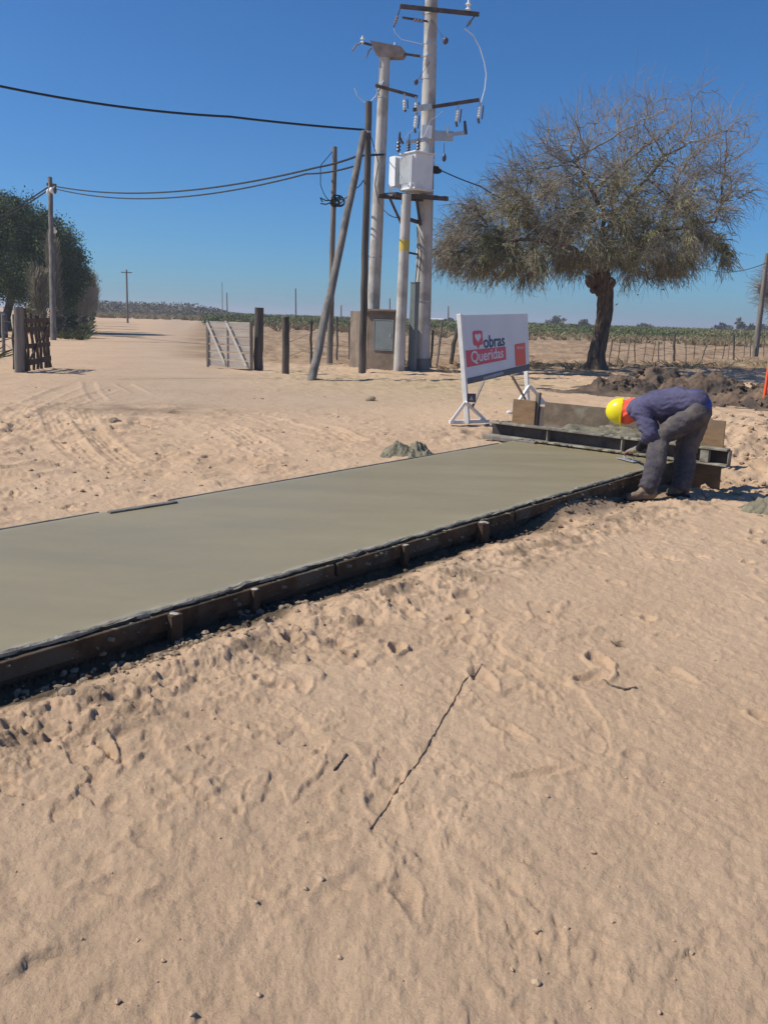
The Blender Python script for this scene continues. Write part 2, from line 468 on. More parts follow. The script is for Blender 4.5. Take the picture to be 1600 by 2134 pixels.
# ------------------------------------------------------------------ the ground
def build_ground():
    cols = np.concatenate([np.linspace(-math.pi, -0.62, 40, endpoint=False), np.linspace(-0.62, 0.62, 680), np.linspace(0.62, math.pi, 41)[1:-1]])
    rows = [0.35]
    while rows[-1] < 4500:
        r = rows[-1]
        rows.append(r + (0.05 if r < 1.2 else max(0.0125, r * 0.0037) if r < 34 else r * 0.03))
    rows = np.array(rows)
    R, A = np.meshgrid(rows, cols, indexing='ij')
    X, Y = R * np.sin(A), R * np.cos(A) - 0.1
    nr, nc = X.shape
    x, y = X.ravel(), Y.ravel()
    r = np.hypot(x, y)
    t, q = slab_coords(x, y)
    z = base_height(x, y)
    soft = np.ones_like(x)                      # loose, trodden sand; less on the driven track
    track = np.exp(-((x + 4.0 + 0.25 * (y - 16)) / 3.0) ** 2) * sstep(10.5, 15, y)
    track = np.maximum(track, np.exp(-((x + 1.2) / 2.6) ** 2 - ((y - 15.5) / 3.2) ** 2))
    soft *= 1 - 0.75 * track
    fall = 1 / (1 + (r / 30) ** 2)
    # broad swells
    z += 0.10 * fbm(x / 7, y / 7, 3, 3) * sstep(4, 14, r) * fall * (np.abs(q - SW / 2) > SW / 2)
    inslab = (q > -0.02) & (q < SW + 0.03) & (t < SEND)
    loose = soft * fall * (~inslab)
    # trodden sand: warped lumps with sharp scarps
    wx = x + 0.16 * fbm(x * 2.3, y * 2.3, 2, 21); wy = y + 0.16 * fbm(x * 2.3 + 9, y * 2.3, 2, 22)
    patch = sstep(-0.28, 0.32, fbm(x * 0.8, y * 0.8, 3, 31))
    leftness = (0.45 + 0.75 * sstep(1.2, -1.4, x - 0.12 * y)) * (1 + 1.9 * np.exp(-((x + 4.5) / 2.6) ** 2 - ((y - 9.5) / 3.0) ** 2))
    lum = fbm(wx * 4.2, wy * 4.2, 3, 41)
    z += loose * (0.027 * lum * (0.3 + 0.7 * patch) * leftness)
    def scarp(sc, off, thr, wid, seed):
        n = fbm(wx * sc + off, wy * sc - off, 4, seed, 0.55)
        return sstep(thr, thr + wid, n) - 0.5 * sstep(thr, thr + 0.5, n)
    m1 = sstep(-0.05, 0.25, fbm(x * 1.1, y * 1.1, 3, 63)); m2 = sstep(0.0, 0.28, fbm(x * 2.1 + 5, y * 2.1, 3, 67)); m3 = sstep(-0.1, 0.25, fbm(x * 1.6 - 5, y * 1.6, 3, 69))
    z += loose * leftness * (0.017 * m1 * scarp(1.7, 3, 0.05, 0.035, 61) + 0.012 * m2 * scarp(4.3, 8, 0.08, 0.07, 65) + 0.010 * m3 * scarp(7.5, 1, 0.12, 0.11, 68) - 0.010 * m1 * scarp(3.1, 12, 0.15, 0.05, 62))
    z += (~inslab) * fall * 0.0065 * fbm(x * 24, y * 24, 4, 81, 0.62) * (0.5 + 0.5 * soft)
    # along the foot of the near edge: crumbled bank
    bank = np.exp(-((q + 0.55) / 0.28) ** 2) * (t < SEND + 0.5)
    z += bank * 0.040 * np.clip(fbm(x * 15, y * 15, 4, 91, 0.62) + 0.03, -0.12, 1)
    # trodden ground right of the steel beam and round the heaps
    rough2 = np.exp(-(((x - 5.2) / 2.6) ** 2 + ((y - 11.8) / 3.6) ** 2))
    z += rough2 * 0.13 * fbm(x * 5, y * 5, 4, 101)
    edge2 = np.exp(-((x - 1.7) / 1.3) ** 2 - ((y - 11.2) / 0.7) ** 2)
    z += edge2 * 0.09 * fbm(x * 6, y * 6, 3, 107)
    # footprints
    stamps = []
    rr = random.Random(5)
    for k in range(420):
        side = rr.random()
        if side < 0.62:
            px, py = rr.uniform(-3.5, 3.8), rr.uniform(1.6, 7.0)
            if px > 0.8 and rr.random() < 0.35: continue
        elif side < 0.9: px, py = rr.uniform(-7, -1.5), rr.uniform(6.0, 13.5)
        else: px, py = rr.uniform(-1.5, 2.2), rr.uniform(9.5, 15)
        tt, qq = slab_coords(np.array(px), np.array(py))
        if -0.35 < qq < SW + 0.25 and tt < SEND + 0.4: continue
        stamps.append((px, py, rr.uniform(0, math.pi), rr.uniform(0.04, 0.13), rr.uniform(0.025, 0.05), rr.uniform(0.006, 0.024) * (0.45 if py < 2.6 else 1)))
    for (px, py, an, L, W2, dp) in stamps:
        sel = np.nonzero((np.abs(x - px) < 0.4) & (np.abs(y - py) < 0.4))[0]
        if not len(sel): continue
        dx, dy = x[sel] - px, y[sel] - py
        u = dx * math.cos(an) + dy * math.sin(an); v = -dx * math.sin(an) + dy * math.cos(an)
        wv = W2 * (1 + 0.25 * np.sin(u / L * 2.2 + 0.5))
        e = np.sqrt((u / L) ** 2 + (v / wv) ** 2) + 0.6 * vnoise(x[sel] * 13, y[sel] * 13, 7) + 0.25 * vnoise(x[sel] * 25, y[sel] * 25, 8)
        z[sel] += -dp * (1 - sstep(0.45, 1.12, e)) + dp * 0.65 * np.exp(-((e - 1.25) / 0.2) ** 2)
    # tyre tracks: paths given where they lie on the ground
    tracks = [([(105, 850), (118, 890), (150, 935), (205, 975)], 0.30), ([(165, 850), (185, 900), (235, 945), (300, 985)], 0.30),
              ([(185, 795), (192, 815), (215, 840)], 0.25), ([(255, 800), (300, 820)], 0.3), ([(450, 880), (510, 910), (580, 955)], 0.34),
              ([(520, 862), (620, 890), (730, 915)], 0.34), ([(640, 880), (690, 893), (760, 925)], 0.3), ([(0, 880), (90, 830), (170, 800)], 0.35),
              ([(0, 925), (120, 850), (250, 805)], 0.3)]
    for pts, wd in tracks:
        g = np.array([P(*p)[:2] for p in pts])
        tt = np.linspace(0, 1, 90)
        k = np.linspace(0, 1, len(g))
        # smooth the polyline
        cx, cy = np.interp(tt, k, g[:, 0]), np.interp(tt, k, g[:, 1])
        for _ in range(60):
            cx[1:-1] = (cx[:-2] + 2 * cx[1:-1] + cx[2:]) / 4; cy[1:-1] = (cy[:-2] + 2 * cy[1:-1] + cy[2:]) / 4
        lo = (min(cx) - 0.5, min(cy) - 0.5); hi = (max(cx) + 0.5, max(cy) + 0.5)
        sel = np.nonzero((x > lo[0]) & (x < hi[0]) & (y > lo[1]) & (y < hi[1]))[0]
        if not len(sel): continue
        best = np.full(len(sel), 9.0); off = np.zeros(len(sel)); along = np.zeros(len(sel))
        for i in range(len(cx) - 1):
            dx, dy = cx[i + 1] - cx[i], cy[i + 1] - cy[i]
            L = math.hypot(dx, dy)
            ux, uy = dx / L, dy / L
            px, py = x[sel] - cx[i], y[sel] - cy[i]
            s = np.clip(px * ux + py * uy, 0, L)
            ox, oy = px - s * ux, py - s * uy
            d = np.hypot(ox, oy)
            bt = d < best
            best[bt] = d[bt]; off[bt] = (ux * oy - uy * ox)[bt]; along[bt] = i / (len(cx) - 1)
        prof = (1 - sstep(wd * 0.42, wd * 0.55, best))
        ends = sstep(0, 0.15, along) * (1 - sstep(0.8, 1.0, along))
        grooves = (0.5 + 0.5 * np.cos(off / wd * 2 * math.pi * 4)) * np.clip(0.7 + 2.2 * vnoise(x[sel] * 1.9, y[sel] * 1.9, 151), 0, 1.2)
        flat = (1 - sstep(0.2, 0.6, prof) * 0.0)
        z[sel] += ends * (prof * (-0.012 * grooves - 0.006) + 0.010 * np.exp(-((best - wd * 0.6) / 0.05) ** 2)) * flat
    # far field: gentle furrows across
    z += (0.16 * fbm(x * 1.1, y * 1.1, 4, 155, 0.6) * sstep(24, 34, y) + 0.05 * fbm(x * 3, y * 3, 3, 157, 0.6) * sstep(14, 22, y)) * sstep(-5.5, -2.5, x + 0.22 * (y - 22)) * (y < 110)
    z += 0.10 * sstep(30, 45, y) * np.sin(y * 1.3 + 2 * fbm(x / 9, y / 9, 2, 5)) * (y < 70) * (x > -6) * 0.35
    far = sstep(60, 300, r)
    z = z * (1 - far)
    verts = np.stack([x, y, z], 1)
    idx = np.arange(nr * nc).reshape(nr, nc)
    f = np.stack([idx[:-1], np.roll(idx[:-1], -1, 1), np.roll(idx[1:], -1, 1), idx[1:]], -1).reshape(-1, 4)[:, ::-1]
    # the hole round the origin is closed by a fan
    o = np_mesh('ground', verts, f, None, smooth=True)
    # soil colour layers: moisture, stains, painted shade at slab edge and pit
    me = o.data
    damp_shade = np.zeros_like(x)
    damp_shade = np.maximum(damp_shade, 1.0 * sstep(-0.34, -0.16, q + 0.16 * fbm(x * 5, y * 5, 3, 139)) * (t < SEND + 0.3) * (q < 0.05) * (1 - 0.5 * sstep(3.8, 5.2, t)))  # moist soil with the shade of the slab edge painted in
    damp_shade = np.maximum(damp_shade, 0.5 * bank * sstep(0.08, 0.40, fbm(x * 7, y * 7, 4, 131) + 0.05))
    sp = P(320, 852)
    damp_shade = np.maximum(damp_shade, 0.85 * np.exp(-((x - sp[0]) / 1.25) ** 2 - ((y - sp[1]) / 0.75) ** 2) * (0.55 + 1.3 * fbm(x * 1.5, y * 1.5, 3, 133)))
    damp_shade = np.maximum(damp_shade, 0.6 * np.exp(-(((x - PIT[0]) / 0.7) ** 2 + ((y - PIT[1] - .3) / 0.7) ** 2)))  # wet hollow, the shade under the beam painted in as well
    damp_shade = np.maximum(damp_shade, 0.35 * rough2 * sstep(-0.05, 0.3, fbm(x * 2, y * 2, 3, 137)))
    damp_shade = np.maximum(damp_shade, 0.25 * edge2)
    pale = track * 0.9
    fld = sstep(-1.0, 1.5, y - (26 + 0.33 * np.maximum(x, 0) + 0.4 * np.maximum(-x - 3.5, 0))) * sstep(-7.0, -4.6, x + 0.22 * (y - 22))
    straw = np.exp(-((x - 1.0) / 4.5) ** 2 - ((y - 20) / 4.0) ** 2) * sstep(-0.2, 0.25, fbm(x / 2, y / 2, 4, 141) + 0.1)
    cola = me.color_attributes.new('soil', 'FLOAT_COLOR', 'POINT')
    arr = np.stack([np.clip(damp_shade, 0, 1), np.clip(pale, 0, 1), np.clip(fld, 0, 1), np.clip(straw, 0, 1)], 1)
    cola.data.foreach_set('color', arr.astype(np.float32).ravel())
    mt = bpy.data.materials.new('sandy_ground'); mt.use_nodes = True
    t_ = mt.node_tree; b = t_.nodes['Principled BSDF']; b.inputs['Roughness'].default_value = 0.95; b.inputs['Specular IOR Level'].default_value = 0.1
    tc = t_.nodes.new('ShaderNodeTexCoord')
    at = t_.nodes.new('ShaderNodeAttribute'); at.attribute_name = 'soil'
    sep = t_.nodes.new('ShaderNodeSeparateColor'); t_.links.new(at.outputs['Color'], sep.inputs[0])

    def noise(sc, det=5, ro=0.6):
        n = t_.nodes.new('ShaderNodeTexNoise'); n.inputs['Scale'].default_value = sc; n.inputs['Detail'].default_value = det; n.inputs['Roughness'].default_value = ro
        t_.links.new(tc.outputs['Object'], n.inputs['Vector']); return n.outputs['Fac']

    def ramp(fac, stops):
        r_ = t_.nodes.new('ShaderNodeValToRGB')
        while len(r_.color_ramp.elements) < len(stops): r_.color_ramp.elements.new(0.5)
        for e, (p, c) in zip(r_.color_ramp.elements, stops): e.position = p; e.color = (*c, 1)
        t_.links.new(fac, r_.inputs[0]); return r_.outputs[0]

    def mix(fac, A, B):
        x_ = t_.nodes.new('ShaderNodeMix'); x_.data_type = 'RGBA'
        for s, val in (('Factor', fac), ('A', A), ('B', B)):
            if isinstance(val, tuple): x_.inputs[s].default_value = (*val, 1)
            elif isinstance(val, float): x_.inputs[s].default_value = val
            else: t_.links.new(val, x_.inputs[s])
        return x_.outputs['Result']

    c = ramp(noise(0.55, 6), [(0.3, (0.515, 0.351, 0.226)), (0.7, (0.598, 0.424, 0.286))])
    fine = ramp(noise(55, 8, 0.82), [(0.30, (0.66, 0.63, 0.60)), (0.46, (0.96, 0.96, 0.95)), (0.6, (1.02, 1.02, 1.02)), (0.78, (1.10, 1.09, 1.07))])
    ml = t_.nodes.new('ShaderNodeMix'); ml.data_type = 'RGBA'; ml.blend_type = 'MULTIPLY'; ml.inputs['Factor'].default_value = 0.75
    c = mix(sep.outputs[1], c, ramp(noise(0.45, 7, 0.7), [(0.3, (0.40, 0.29, 0.205)), (0.65, (0.49, 0.365, 0.262))]))
    c = mix(at.outputs['Alpha'], c, ramp(noise(3, 6), [(0.35, (0.42, 0.315, 0.195)), (0.65, (0.49, 0.375, 0.235))]))
    fieldc = ramp(noise(0.35, 9, 0.78), [(0.34, (0.19, 0.122, 0.078)), (0.5, (0.34, 0.228, 0.146)), (0.64, (0.43, 0.325, 0.205))])
    c = mix(sep.outputs[2], c, fieldc)
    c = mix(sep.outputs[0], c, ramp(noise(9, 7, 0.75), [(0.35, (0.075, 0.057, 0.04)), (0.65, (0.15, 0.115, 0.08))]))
    t_.links.new(c, ml.inputs['A']); t_.links.new(fine, ml.inputs['B'])
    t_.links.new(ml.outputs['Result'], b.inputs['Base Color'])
    bp0 = t_.nodes.new('ShaderNodeBump'); bp0.inputs['Strength'].default_value = 0.8; bp0.inputs['Distance'].default_value = 0.004
    t_.links.new(noise(170, 5, 0.8), bp0.inputs['Height'])
    bp = t_.nodes.new('ShaderNodeBump'); bp.inputs['Strength'].default_value = 0.75; bp.inputs['Distance'].default_value = 0.014
    t_.links.new(bp0.outputs[0], bp.inputs['Normal'])
    t_.links.new(noise(30, 8, 0.78), bp.inputs['Height'])
    bp2 = t_.nodes.new('ShaderNodeBump'); bp2.inputs['Strength'].default_value = 0.4; bp2.inputs['Distance'].default_value = 0.05
    t_.links.new(noise(5, 6, 0.65), bp2.inputs['Height'])
    t_.links.new(bp.outputs[0], bp2.inputs['Normal'])
    t_.links.new(bp2.outputs[0], b.inputs['Normal'])
    me.materials.append(mt)
    M['ground'] = mt
    o['kind'] = 'structure'
    # close the fan in the same mesh
    bm = bmesh.new(); bm.from_mesh(me)
    bm.verts.ensure_lookup_table()
    cv = bm.verts.new((0, -0.1, float(z[:nc].mean())))
    bm.verts.ensure_lookup_table()
    for i in range(nc):
        try: bm.faces.new((cv, bm.verts[i], bm.verts[(i + 1) % nc]))
        except ValueError: pass
    bm.to_mesh(me); bm.free()
    return verts, nr, nc


GV, GNR, GNC = build_ground()
GX, GY = GV[:, 0], GV[:, 1]


def gz(x, y):
    """true surface height: nearest ground vertex"""
    r = math.hypot(x, y + 0.1)
    d = (GX - x) ** 2 + (GY - y) ** 2
    return float(GV[int(np.argmin(d)), 2])


def on_ground(px, py, z=0.0):
    p = P(px, py, z)
    p[2] = gz(p[0], p[1])
    return p


# ------------------------------------------------------------------ concrete slab
def build_slab():
    t0 = -6.0
    root = empty('concrete_slab', a0 + SD * 2 + SN * SW / 2 - [0, 0, 0.17], 'freshly poured wet concrete slab with smooth trowelled top crossing the sandy ground', 'concrete slab')
    nu, nv = 420, 60
    u = np.linspace(t0, SEND, nu); v = SW * np.linspace(0, 1, nv) ** 1.7
    U, W2 = np.meshgrid(u, v, indexing='ij')
    zz = ZS + 0.004 * fbm(U * 0.7, W2 * 1.3, 3, 201) + 0.0012 * fbm(U * 3, W2 * 5, 3, 203)
    # ragged lip along the near edge
    lip = np.exp(-(W2 / 0.05) ** 2)
    zz += lip * (0.012 * fbm(U * 7, W2 * 9, 3, 207) + 0.004)
    jag = 0.018 * fbm(u * 5, u * 0, 4, 211) + 0.012 * fbm(u * 17, u * 0 + 3, 2, 213)
    pos = a0[None, None, :] + U[..., None] * SD + (W2 + (jag[:, None] * np.exp(-(W2 / 0.12) ** 2)))[..., None] * SN
    # far edge also a little uneven
    jag2 = 0.02 * fbm(u * 1.6, u * 0 + 8, 4, 215)
    pos += ((jag2[:, None] * np.exp(-((W2 - SW) / 0.15) ** 2)))[..., None] * SN
    pos[..., 2] = zz
    top = pos.reshape(-1, 3)
    idx = np.arange(nu * nv).reshape(nu, nv)
    f = [np.stack([idx[:-1, :-1], idx[1:, :-1], idx[1:, 1:], idx[:-1, 1:]], -1).reshape(-1, 4)]
    # sides
    ring = np.concatenate([idx[:, 0], idx[-1, 1:], idx[::-1, -1][1:], idx[0, ::-1][1:-1]])
    low = top[ring].copy(); low[:, 2] = -0.2
    n0 = len(top)
    k = len(ring)
    li = np.arange(n0, n0 + k)
    f.append(np.stack([ring, li, np.roll(li, -1), np.roll(ring, -1)], -1))
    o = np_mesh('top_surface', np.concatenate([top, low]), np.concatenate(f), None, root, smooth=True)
    o.data.set_sharp_from_angle(angle=math.radians(50))
    q_ = W2.ravel(); u_ = U.ravel()
    sl_ = np.exp(-(q_ / 0.06) ** 2) * sstep(-0.1, 0.35, fbm(u_ * 9, q_ * 40, 4, 231, 0.65) + 0.08) + 0.35 * np.exp(-((q_ - SW) / 0.04) ** 2)
    sl_ = np.concatenate([np.clip(sl_, 0, 1), np.zeros(len(low))])
    o.data.attributes.new('slurry', 'FLOAT', 'POINT').data.foreach_set('value', sl_.astype(np.float32))
    mt = bpy.data.materials.new('wet_concrete'); mt.use_nodes = True
    t_ = mt.node_tree; b = t_.nodes['Principled BSDF']
    tc = t_.nodes.new('ShaderNodeTexCoord')
    mp = t_.nodes.new('ShaderNodeMapping'); mp.inputs['Rotation'].default_value = (0, 0, -math.atan2(SD[1], SD[0])); mp.inputs['Scale'].default_value = (0.35, 1.6, 1)
    t_.links.new(tc.outputs['Object'], mp.inputs[0])
    n = t_.nodes.new('ShaderNodeTexNoise'); n.inputs['Scale'].default_value = 1.3; n.inputs['Detail'].default_value = 7; n.inputs['Roughness'].default_value = 0.6
    t_.links.new(mp.outputs[0], n.inputs['Vector'])
    r_ = t_.nodes.new('ShaderNodeValToRGB')
    r_.color_ramp.elements[0].position = 0.3; r_.color_ramp.elements[0].color = (0.258, 0.212, 0.118, 1)
    r_.color_ramp.elements[1].position = 0.72; r_.color_ramp.elements[1].color = (0.300, 0.250, 0.150, 1)
    t_.links.new(n.outputs['Fac'], r_.inputs[0])
    at = t_.nodes.new('ShaderNodeAttribute'); at.attribute_name = 'slurry'
    mx_ = t_.nodes.new('ShaderNodeMix'); mx_.data_type = 'RGBA'
    t_.links.new(at.outputs['Fac'], mx_.inputs['Factor']); t_.links.new(r_.outputs[0], mx_.inputs['A']); mx_.inputs['B'].default_value = (0.40, 0.365, 0.285, 1)
    t_.links.new(mx_.outputs['Result'], b.inputs['Base Color'])
    rr_ = t_.nodes.new('ShaderNodeMapRange'); rr_.inputs['From Min'].default_value = 0.3; rr_.inputs['From Max'].default_value = 0.7
    rr_.inputs['To Min'].default_value = 0.36; rr_.inputs['To Max'].default_value = 0.52
    t_.links.new(n.outputs['Fac'], rr_.inputs['Value']); t_.links.new(rr_.outputs[0], b.inputs['Roughness'])
    b.inputs['Specular IOR Level'].default_value = 0.5
    wv = t_.nodes.new('ShaderNodeTexWave'); wv.wave_type = 'RINGS'; wv.inputs['Scale'].default_value = 1.1; wv.inputs['Distortion'].default_value = 9
    wv.inputs['Detail'].default_value = 4; wv.inputs['Detail Scale'].default_value = 1.6
    t_.links.new(tc.outputs['Object'], wv.inputs['Vector'])
    n2 = t_.nodes.new('ShaderNodeTexNoise'); n2.inputs['Scale'].default_value = 22; n2.inputs['Detail'].default_value = 5
    t_.links.new(mp.outputs[0], n2.inputs['Vector'])
    bp = t_.nodes.new('ShaderNodeBump'); bp.inputs['Strength'].default_value = 0.10; bp.inputs['Distance'].default_value = 0.01
    t_.links.new(n2.outputs['Fac'], bp.inputs['Height'])
    bw = t_.nodes.new('ShaderNodeBump'); bw.inputs['Strength'].default_value = 0.12; bw.inputs['Distance'].default_value = 0.012
    t_.links.new(wv.outputs['Fac'], bw.inputs['Height']); t_.links.new(bp.outputs[0], bw.inputs['Normal']); t_.links.new(bw.outputs[0], b.inputs['Normal'])
    o.data.materials.append(mt)
    M['wet'] = mt
    o.data.materials.append(pmat('damp_shaded_side', (0.05, 0.041, 0.030), (0.10, 0.083, 0.060), 9, 0.9, 0.6, 30))  # damp sides, colour darkened to paint the shade below the board
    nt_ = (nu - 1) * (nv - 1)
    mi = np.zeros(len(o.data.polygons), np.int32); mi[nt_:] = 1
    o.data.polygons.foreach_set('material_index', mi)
    # whitish laitance ridge squeezed over the near edge
    pts = []
    rad = []
    uu = np.arange(t0, SEND - 0.3, 0.02)
    off = 0.02 * fbm(uu * 6, uu * 0 + 2, 3, 221)
    hh = 0.008 * fbm(uu * 11, uu * 0 + 5, 3, 223)
    mb = MB()
    pth = [a0 + SD * k + SN * (0.012 + o_) + np.array([0, 0, ZS + 0.003 + h_]) - [0, 0, a0[2]] for k, o_, h_ in zip(uu, off, hh)]
    mb.tube(pth, list(0.009 + 0.010 * np.abs(fbm(uu * 8, uu * 0 + 1, 3, 225)) * 2), 6)
    mb.build('edge_ridge', pmat('dried_slurry', (0.25, 0.22, 0.17), (0.42, 0.385, 0.31), 14, 0.7, 0.5, 40), root, smooth=True)


build_slab()


# ------------------------------------------------------------------ slab formwork
def slab_pt(t, q, z):
    p = a0 + SD * t + SN * q
    return np.array([p[0], p[1], z])


def form_boards():
    near = [(-5.0, -1.45), (-1.42, 2.05), (2.08, 4.15), (4.18, 6.75)]
    lab = ['brown form board along the near slab edge, nearest the left corner', 'brown form board under the near slab edge behind the thick pale-topped stake',
           'short brown form board at the middle of the near slab edge, with sand against it', 'mortar smeared form board at the near slab edge towards the worker']
    for (s, e), lb in zip(near, lab):
        c = slab_pt((s + e) / 2, -0.022, ZS - 0.055)
        o = MB().box(c, (e - s, 0.03, 0.085), (SD, SN, (0, 0, 1)), 0.003).build('form_board', M['form_plank'], origin=c)
        tag(o, lb, 'form board', 'form boards along the near slab edge')
        mb = MB(); r2 = random.Random(int(s * 10) + 99)
        for k in range(int((e - s) * 34)):
            r_ = 0.005 + 0.017 * r2.random() ** 2.0
            top_ = r2.random() < 0.45
            p = slab_pt(r2.uniform(s + .03, e - .03), -0.038 if not top_ else r2.uniform(-0.036, -0.004), ZS - 0.012 if top_ else ZS - 0.02 - 0.07 * r2.random() ** 0.7)
            mb.blob(p, (r_ * 1.3, r_ * 0.45, r_ * 0.7) if not top_ else (r_ * 1.2, r_ * .6, r_ * 0.3), k, 0.9, 1)
        mo = mb.build('mud_splashes', M['mortar'], o); mo['kind'] = 'stuff'
    # stakes
    t_of = lambda px, py: slab_coords(*P(px, py, -0.05)[:2])[0]
    for (px, py, wd, lb) in [(360, 1300, 0.045, 'thick wooden stake with pale top holding the form board, left foreground'), (516, 1243, 0.03, 'thin wooden stake with pale top, second from the left along the slab edge'),
                             (818, 1146, 0.035, 'short wooden stake half buried at the middle of the slab edge'), (978, 1098, 0.06, 'brown stub of a stake where the middle form board ends')]:
        tt = t_of(px, py)
        p = slab_pt(tt, -0.037 - wd / 2, -0.26)
        root = empty('form_stake', p, lb, 'stake', 'stakes holding the form boards')
        top = ZS - 0.012
        MB().box(p + [0, 0, (top + 0.26) / 2], (wd * 1.5, wd, top + 0.26), (SD, SN, (0.03, 0.02, 1)), 0.004).build('shaft', M['form_plank'], root)
        MB().blob(p + [0, 0, top + 0.26], (wd * 0.62, wd * 0.42, 0.006), seed=int(px), rough=0.9).build('split_top', M['pale_wood'], root)
    # far side plank
    A, B = P(0, 1099, 0.03), P(366, 1041, 0.05)
    A2 = P(225, 1068, 0.03)
    o = MB().beam(A2 + [0, 0.02, -0.004], B + [0, 0.02, -0.022], 0.055, 0.016, bev=0.004).build('form_plank', M['grey_wood'], origin=(A2 + B) / 2)
    tag(o, 'grey plank lying proud along the far edge of the slab, at the left', 'plank')
    for s, e, lb in [(-5.5, float(slab_coords(*A2[:2])[0]) - 0.02, 'thin grey form board along the far slab edge, left of the loose plank'),
                     (float(slab_coords(*B[:2])[0]) + 0.02, SEND - 0.5, 'thin grey form board along the far slab edge beside the mortar heap')]:
        c = slab_pt((s + e) / 2, SW + 0.022, ZS - 0.056)
        o = MB().box(c, (e - s, 0.02, 0.12), (SD, SN, (0, 0, 1)), 0.003).build('form_board', M['grey_wood'], origin=c)
        tag(o, lb, 'form board', 'form boards along the far slab edge')


form_boards()


def end_formwork():
    # steel channel across the slab end, open side towards the camera
    up = np.array([0, 0, 1.0])
    bn = np.array([BD[1], -BD[0], 0])            # towards the camera
    if bn[1] > 0: bn = -bn
    root = empty('steel_channel', (BA + BB) / 2, 'long mortar smeared steel channel across the slab end, hollow at its right end', 'steel beam')
    H, D, th = 0.185, 0.11, 0.016
    z0 = 0.035
    mid = (BA + BB) / 2; mid[2] = 0
    back = mid - bn * D
    mbw = MB().box(back + up * (z0 + H / 2), (BLEN, 0.012, H - 2 * th), (BD, bn, up)); mbw.build('web', M['dark_steel'], root)  # darker steel on the web paints the shade under the upper flange
    MB().box(mid - bn * D / 2 + up * (z0 + th / 2) + bn * 0.015, (BLEN, D + 0.05, th), (BD, bn, up), 0.003).build('lower_flange', M['beam_steel'], root)
    MB().box(mid - bn * D / 2 + up * (z0 + H - th / 2), (BLEN - 0.04, D + 0.01, th * 1.5), (BD, bn, up), 0.003).build('upper_flange', M['beam_steel'], root)
    MB().box(mid + BD * (BLEN / 2 - 0.006) - bn * D / 2 + up * (z0 + H / 2), (0.012, D - 0.02, H - 2 * th - 0.01), (BD, bn, up)).build('end_plate', M['beam_steel'], root)
    MB().box(mid + BD * (BLEN / 2 - 0.26) - bn * (D / 2 - 0.01) + up * (z0 + H / 2), (0.09, D - 0.03, H - 2 * th - 0.012), (BD, bn, up)).build('stiffener', M['beam_steel'], root)
    for s in (-0.22, 0.1):
        MB().box(mid + BD * (BLEN * s) - bn * (D / 2 - 0.01) + up * (z0 + H / 2), (0.012, D - 0.03, H - 2 * th - 0.012), (BD, bn, up)).build('stiffener', M['beam_steel'], root)
    # a shorter lower timber at its left end
    L0 = BA + bn * 0.06
    o = MB().beam(L0 - BD * 0.02 + up * (-0.005), L0 + BD * 0.75 + up * (-0.01), 0.09, 0.05, bev=0.006).build('packing_timber', M['grey_wood'], origin=L0)
    tag(o, 'short grey timber packed under the left end of the steel channel', 'timber')
    # plaster of mortar lying on and behind the channel
    mb = MB()
    rr = random.Random(3)
    for k in range(46):
        s = rr.uniform(-0.5, 0.4) * BLEN
        p = mid + BD * s - bn * rr.uniform(0.0, 0.1) + up * (z0 + H + 0.002)
        mb.blob(p, (rr.uniform(0.01, 0.05), rr.uniform(0.01, 0.03), rr.uniform(0.004, 0.016)), seed=k, rough=0.6, sub=1)
    for k in range(60):
        s = rr.uniform(-0.35, 0.42) * BLEN
        p = mid + BD * s + bn * rr.uniform(-0.02, 0.07) + up * (z0 + th)
        mb.blob(p, (rr.uniform(0.01, 0.04), rr.uniform(0.01, 0.03), rr.uniform(0.004, 0.012)), seed=100 + k, rough=0.6, sub=1)
    o = mb.build('mortar_splashes', M['mortar'], root, smooth=True); o['kind'] = 'stuff'
    # concrete heaped behind the channel, between it and the back board
    tb = 1.15
    n1, n2 = 80, 40
    u = np.linspace(-0.36 * BLEN, 0.30 * BLEN, n1); v = np.linspace(0.0, tb, n2)
    U, W2 = np.meshgrid(u, v, indexing='ij')
    zz = 0.11 + 0.06 * (W2 / tb) + 0.09 * fbm(U * 3, W2 * 3, 4, 301) + 0.03 * fbm(U * 14, W2 * 14, 3, 303)
    eg = np.minimum(np.minimum(U - u[0], u[-1] - U), 0.3) / 0.3
    zz = zz * sstep(0, 1, eg) - 0.06 * (1 - eg)
    pos = (mid - bn * (D + 0.01))[None, None] + U[..., None] * BD - W2[..., None] * bn
    pos[..., 2] = zz
    idx = np.arange(n1 * n2).reshape(n1, n2)
    f = np.stack([idx[:-1, :-1], idx[1:, :-1], idx[1:, 1:], idx[:-1, 1:]], -1).reshape(-1, 4)
    ring = np.concatenate([idx[:, 0], idx[-1, 1:], idx[::-1, -1][1:], idx[0, ::-1][1:-1]])
    low = pos.reshape(-1, 3)[ring].copy(); low[:, 2] = -0.3
    li = np.arange(n1 * n2, n1 * n2 + len(ring))
    f = np.concatenate([f, np.stack([ring, li, np.roll(li, -1), np.roll(ring, -1)], -1)])
    o = np_mesh('fresh_concrete', np.concatenate([pos.reshape(-1, 3), low]), f, M['mortar'], origin=mid - [0, 0, 0.3], smooth=True)
    tag(o, 'rough unfinished wet concrete filling the formwork behind the steel channel', 'concrete')
    # boards
    bk = mid - bn * (D + tb + 0.03)
    sL, sR = -0.46 * BLEN, 0.30 * BLEN
    c = bk + BD * (sL + sR) / 2 + up * 0.18
    o = MB().box(c, (sR - sL, 0.022, 0.46), (BD, bn, up + BD * -0.012), 0.002).build('formwork_sheet', M['dirty_ply'], origin=c - up * 0.23)
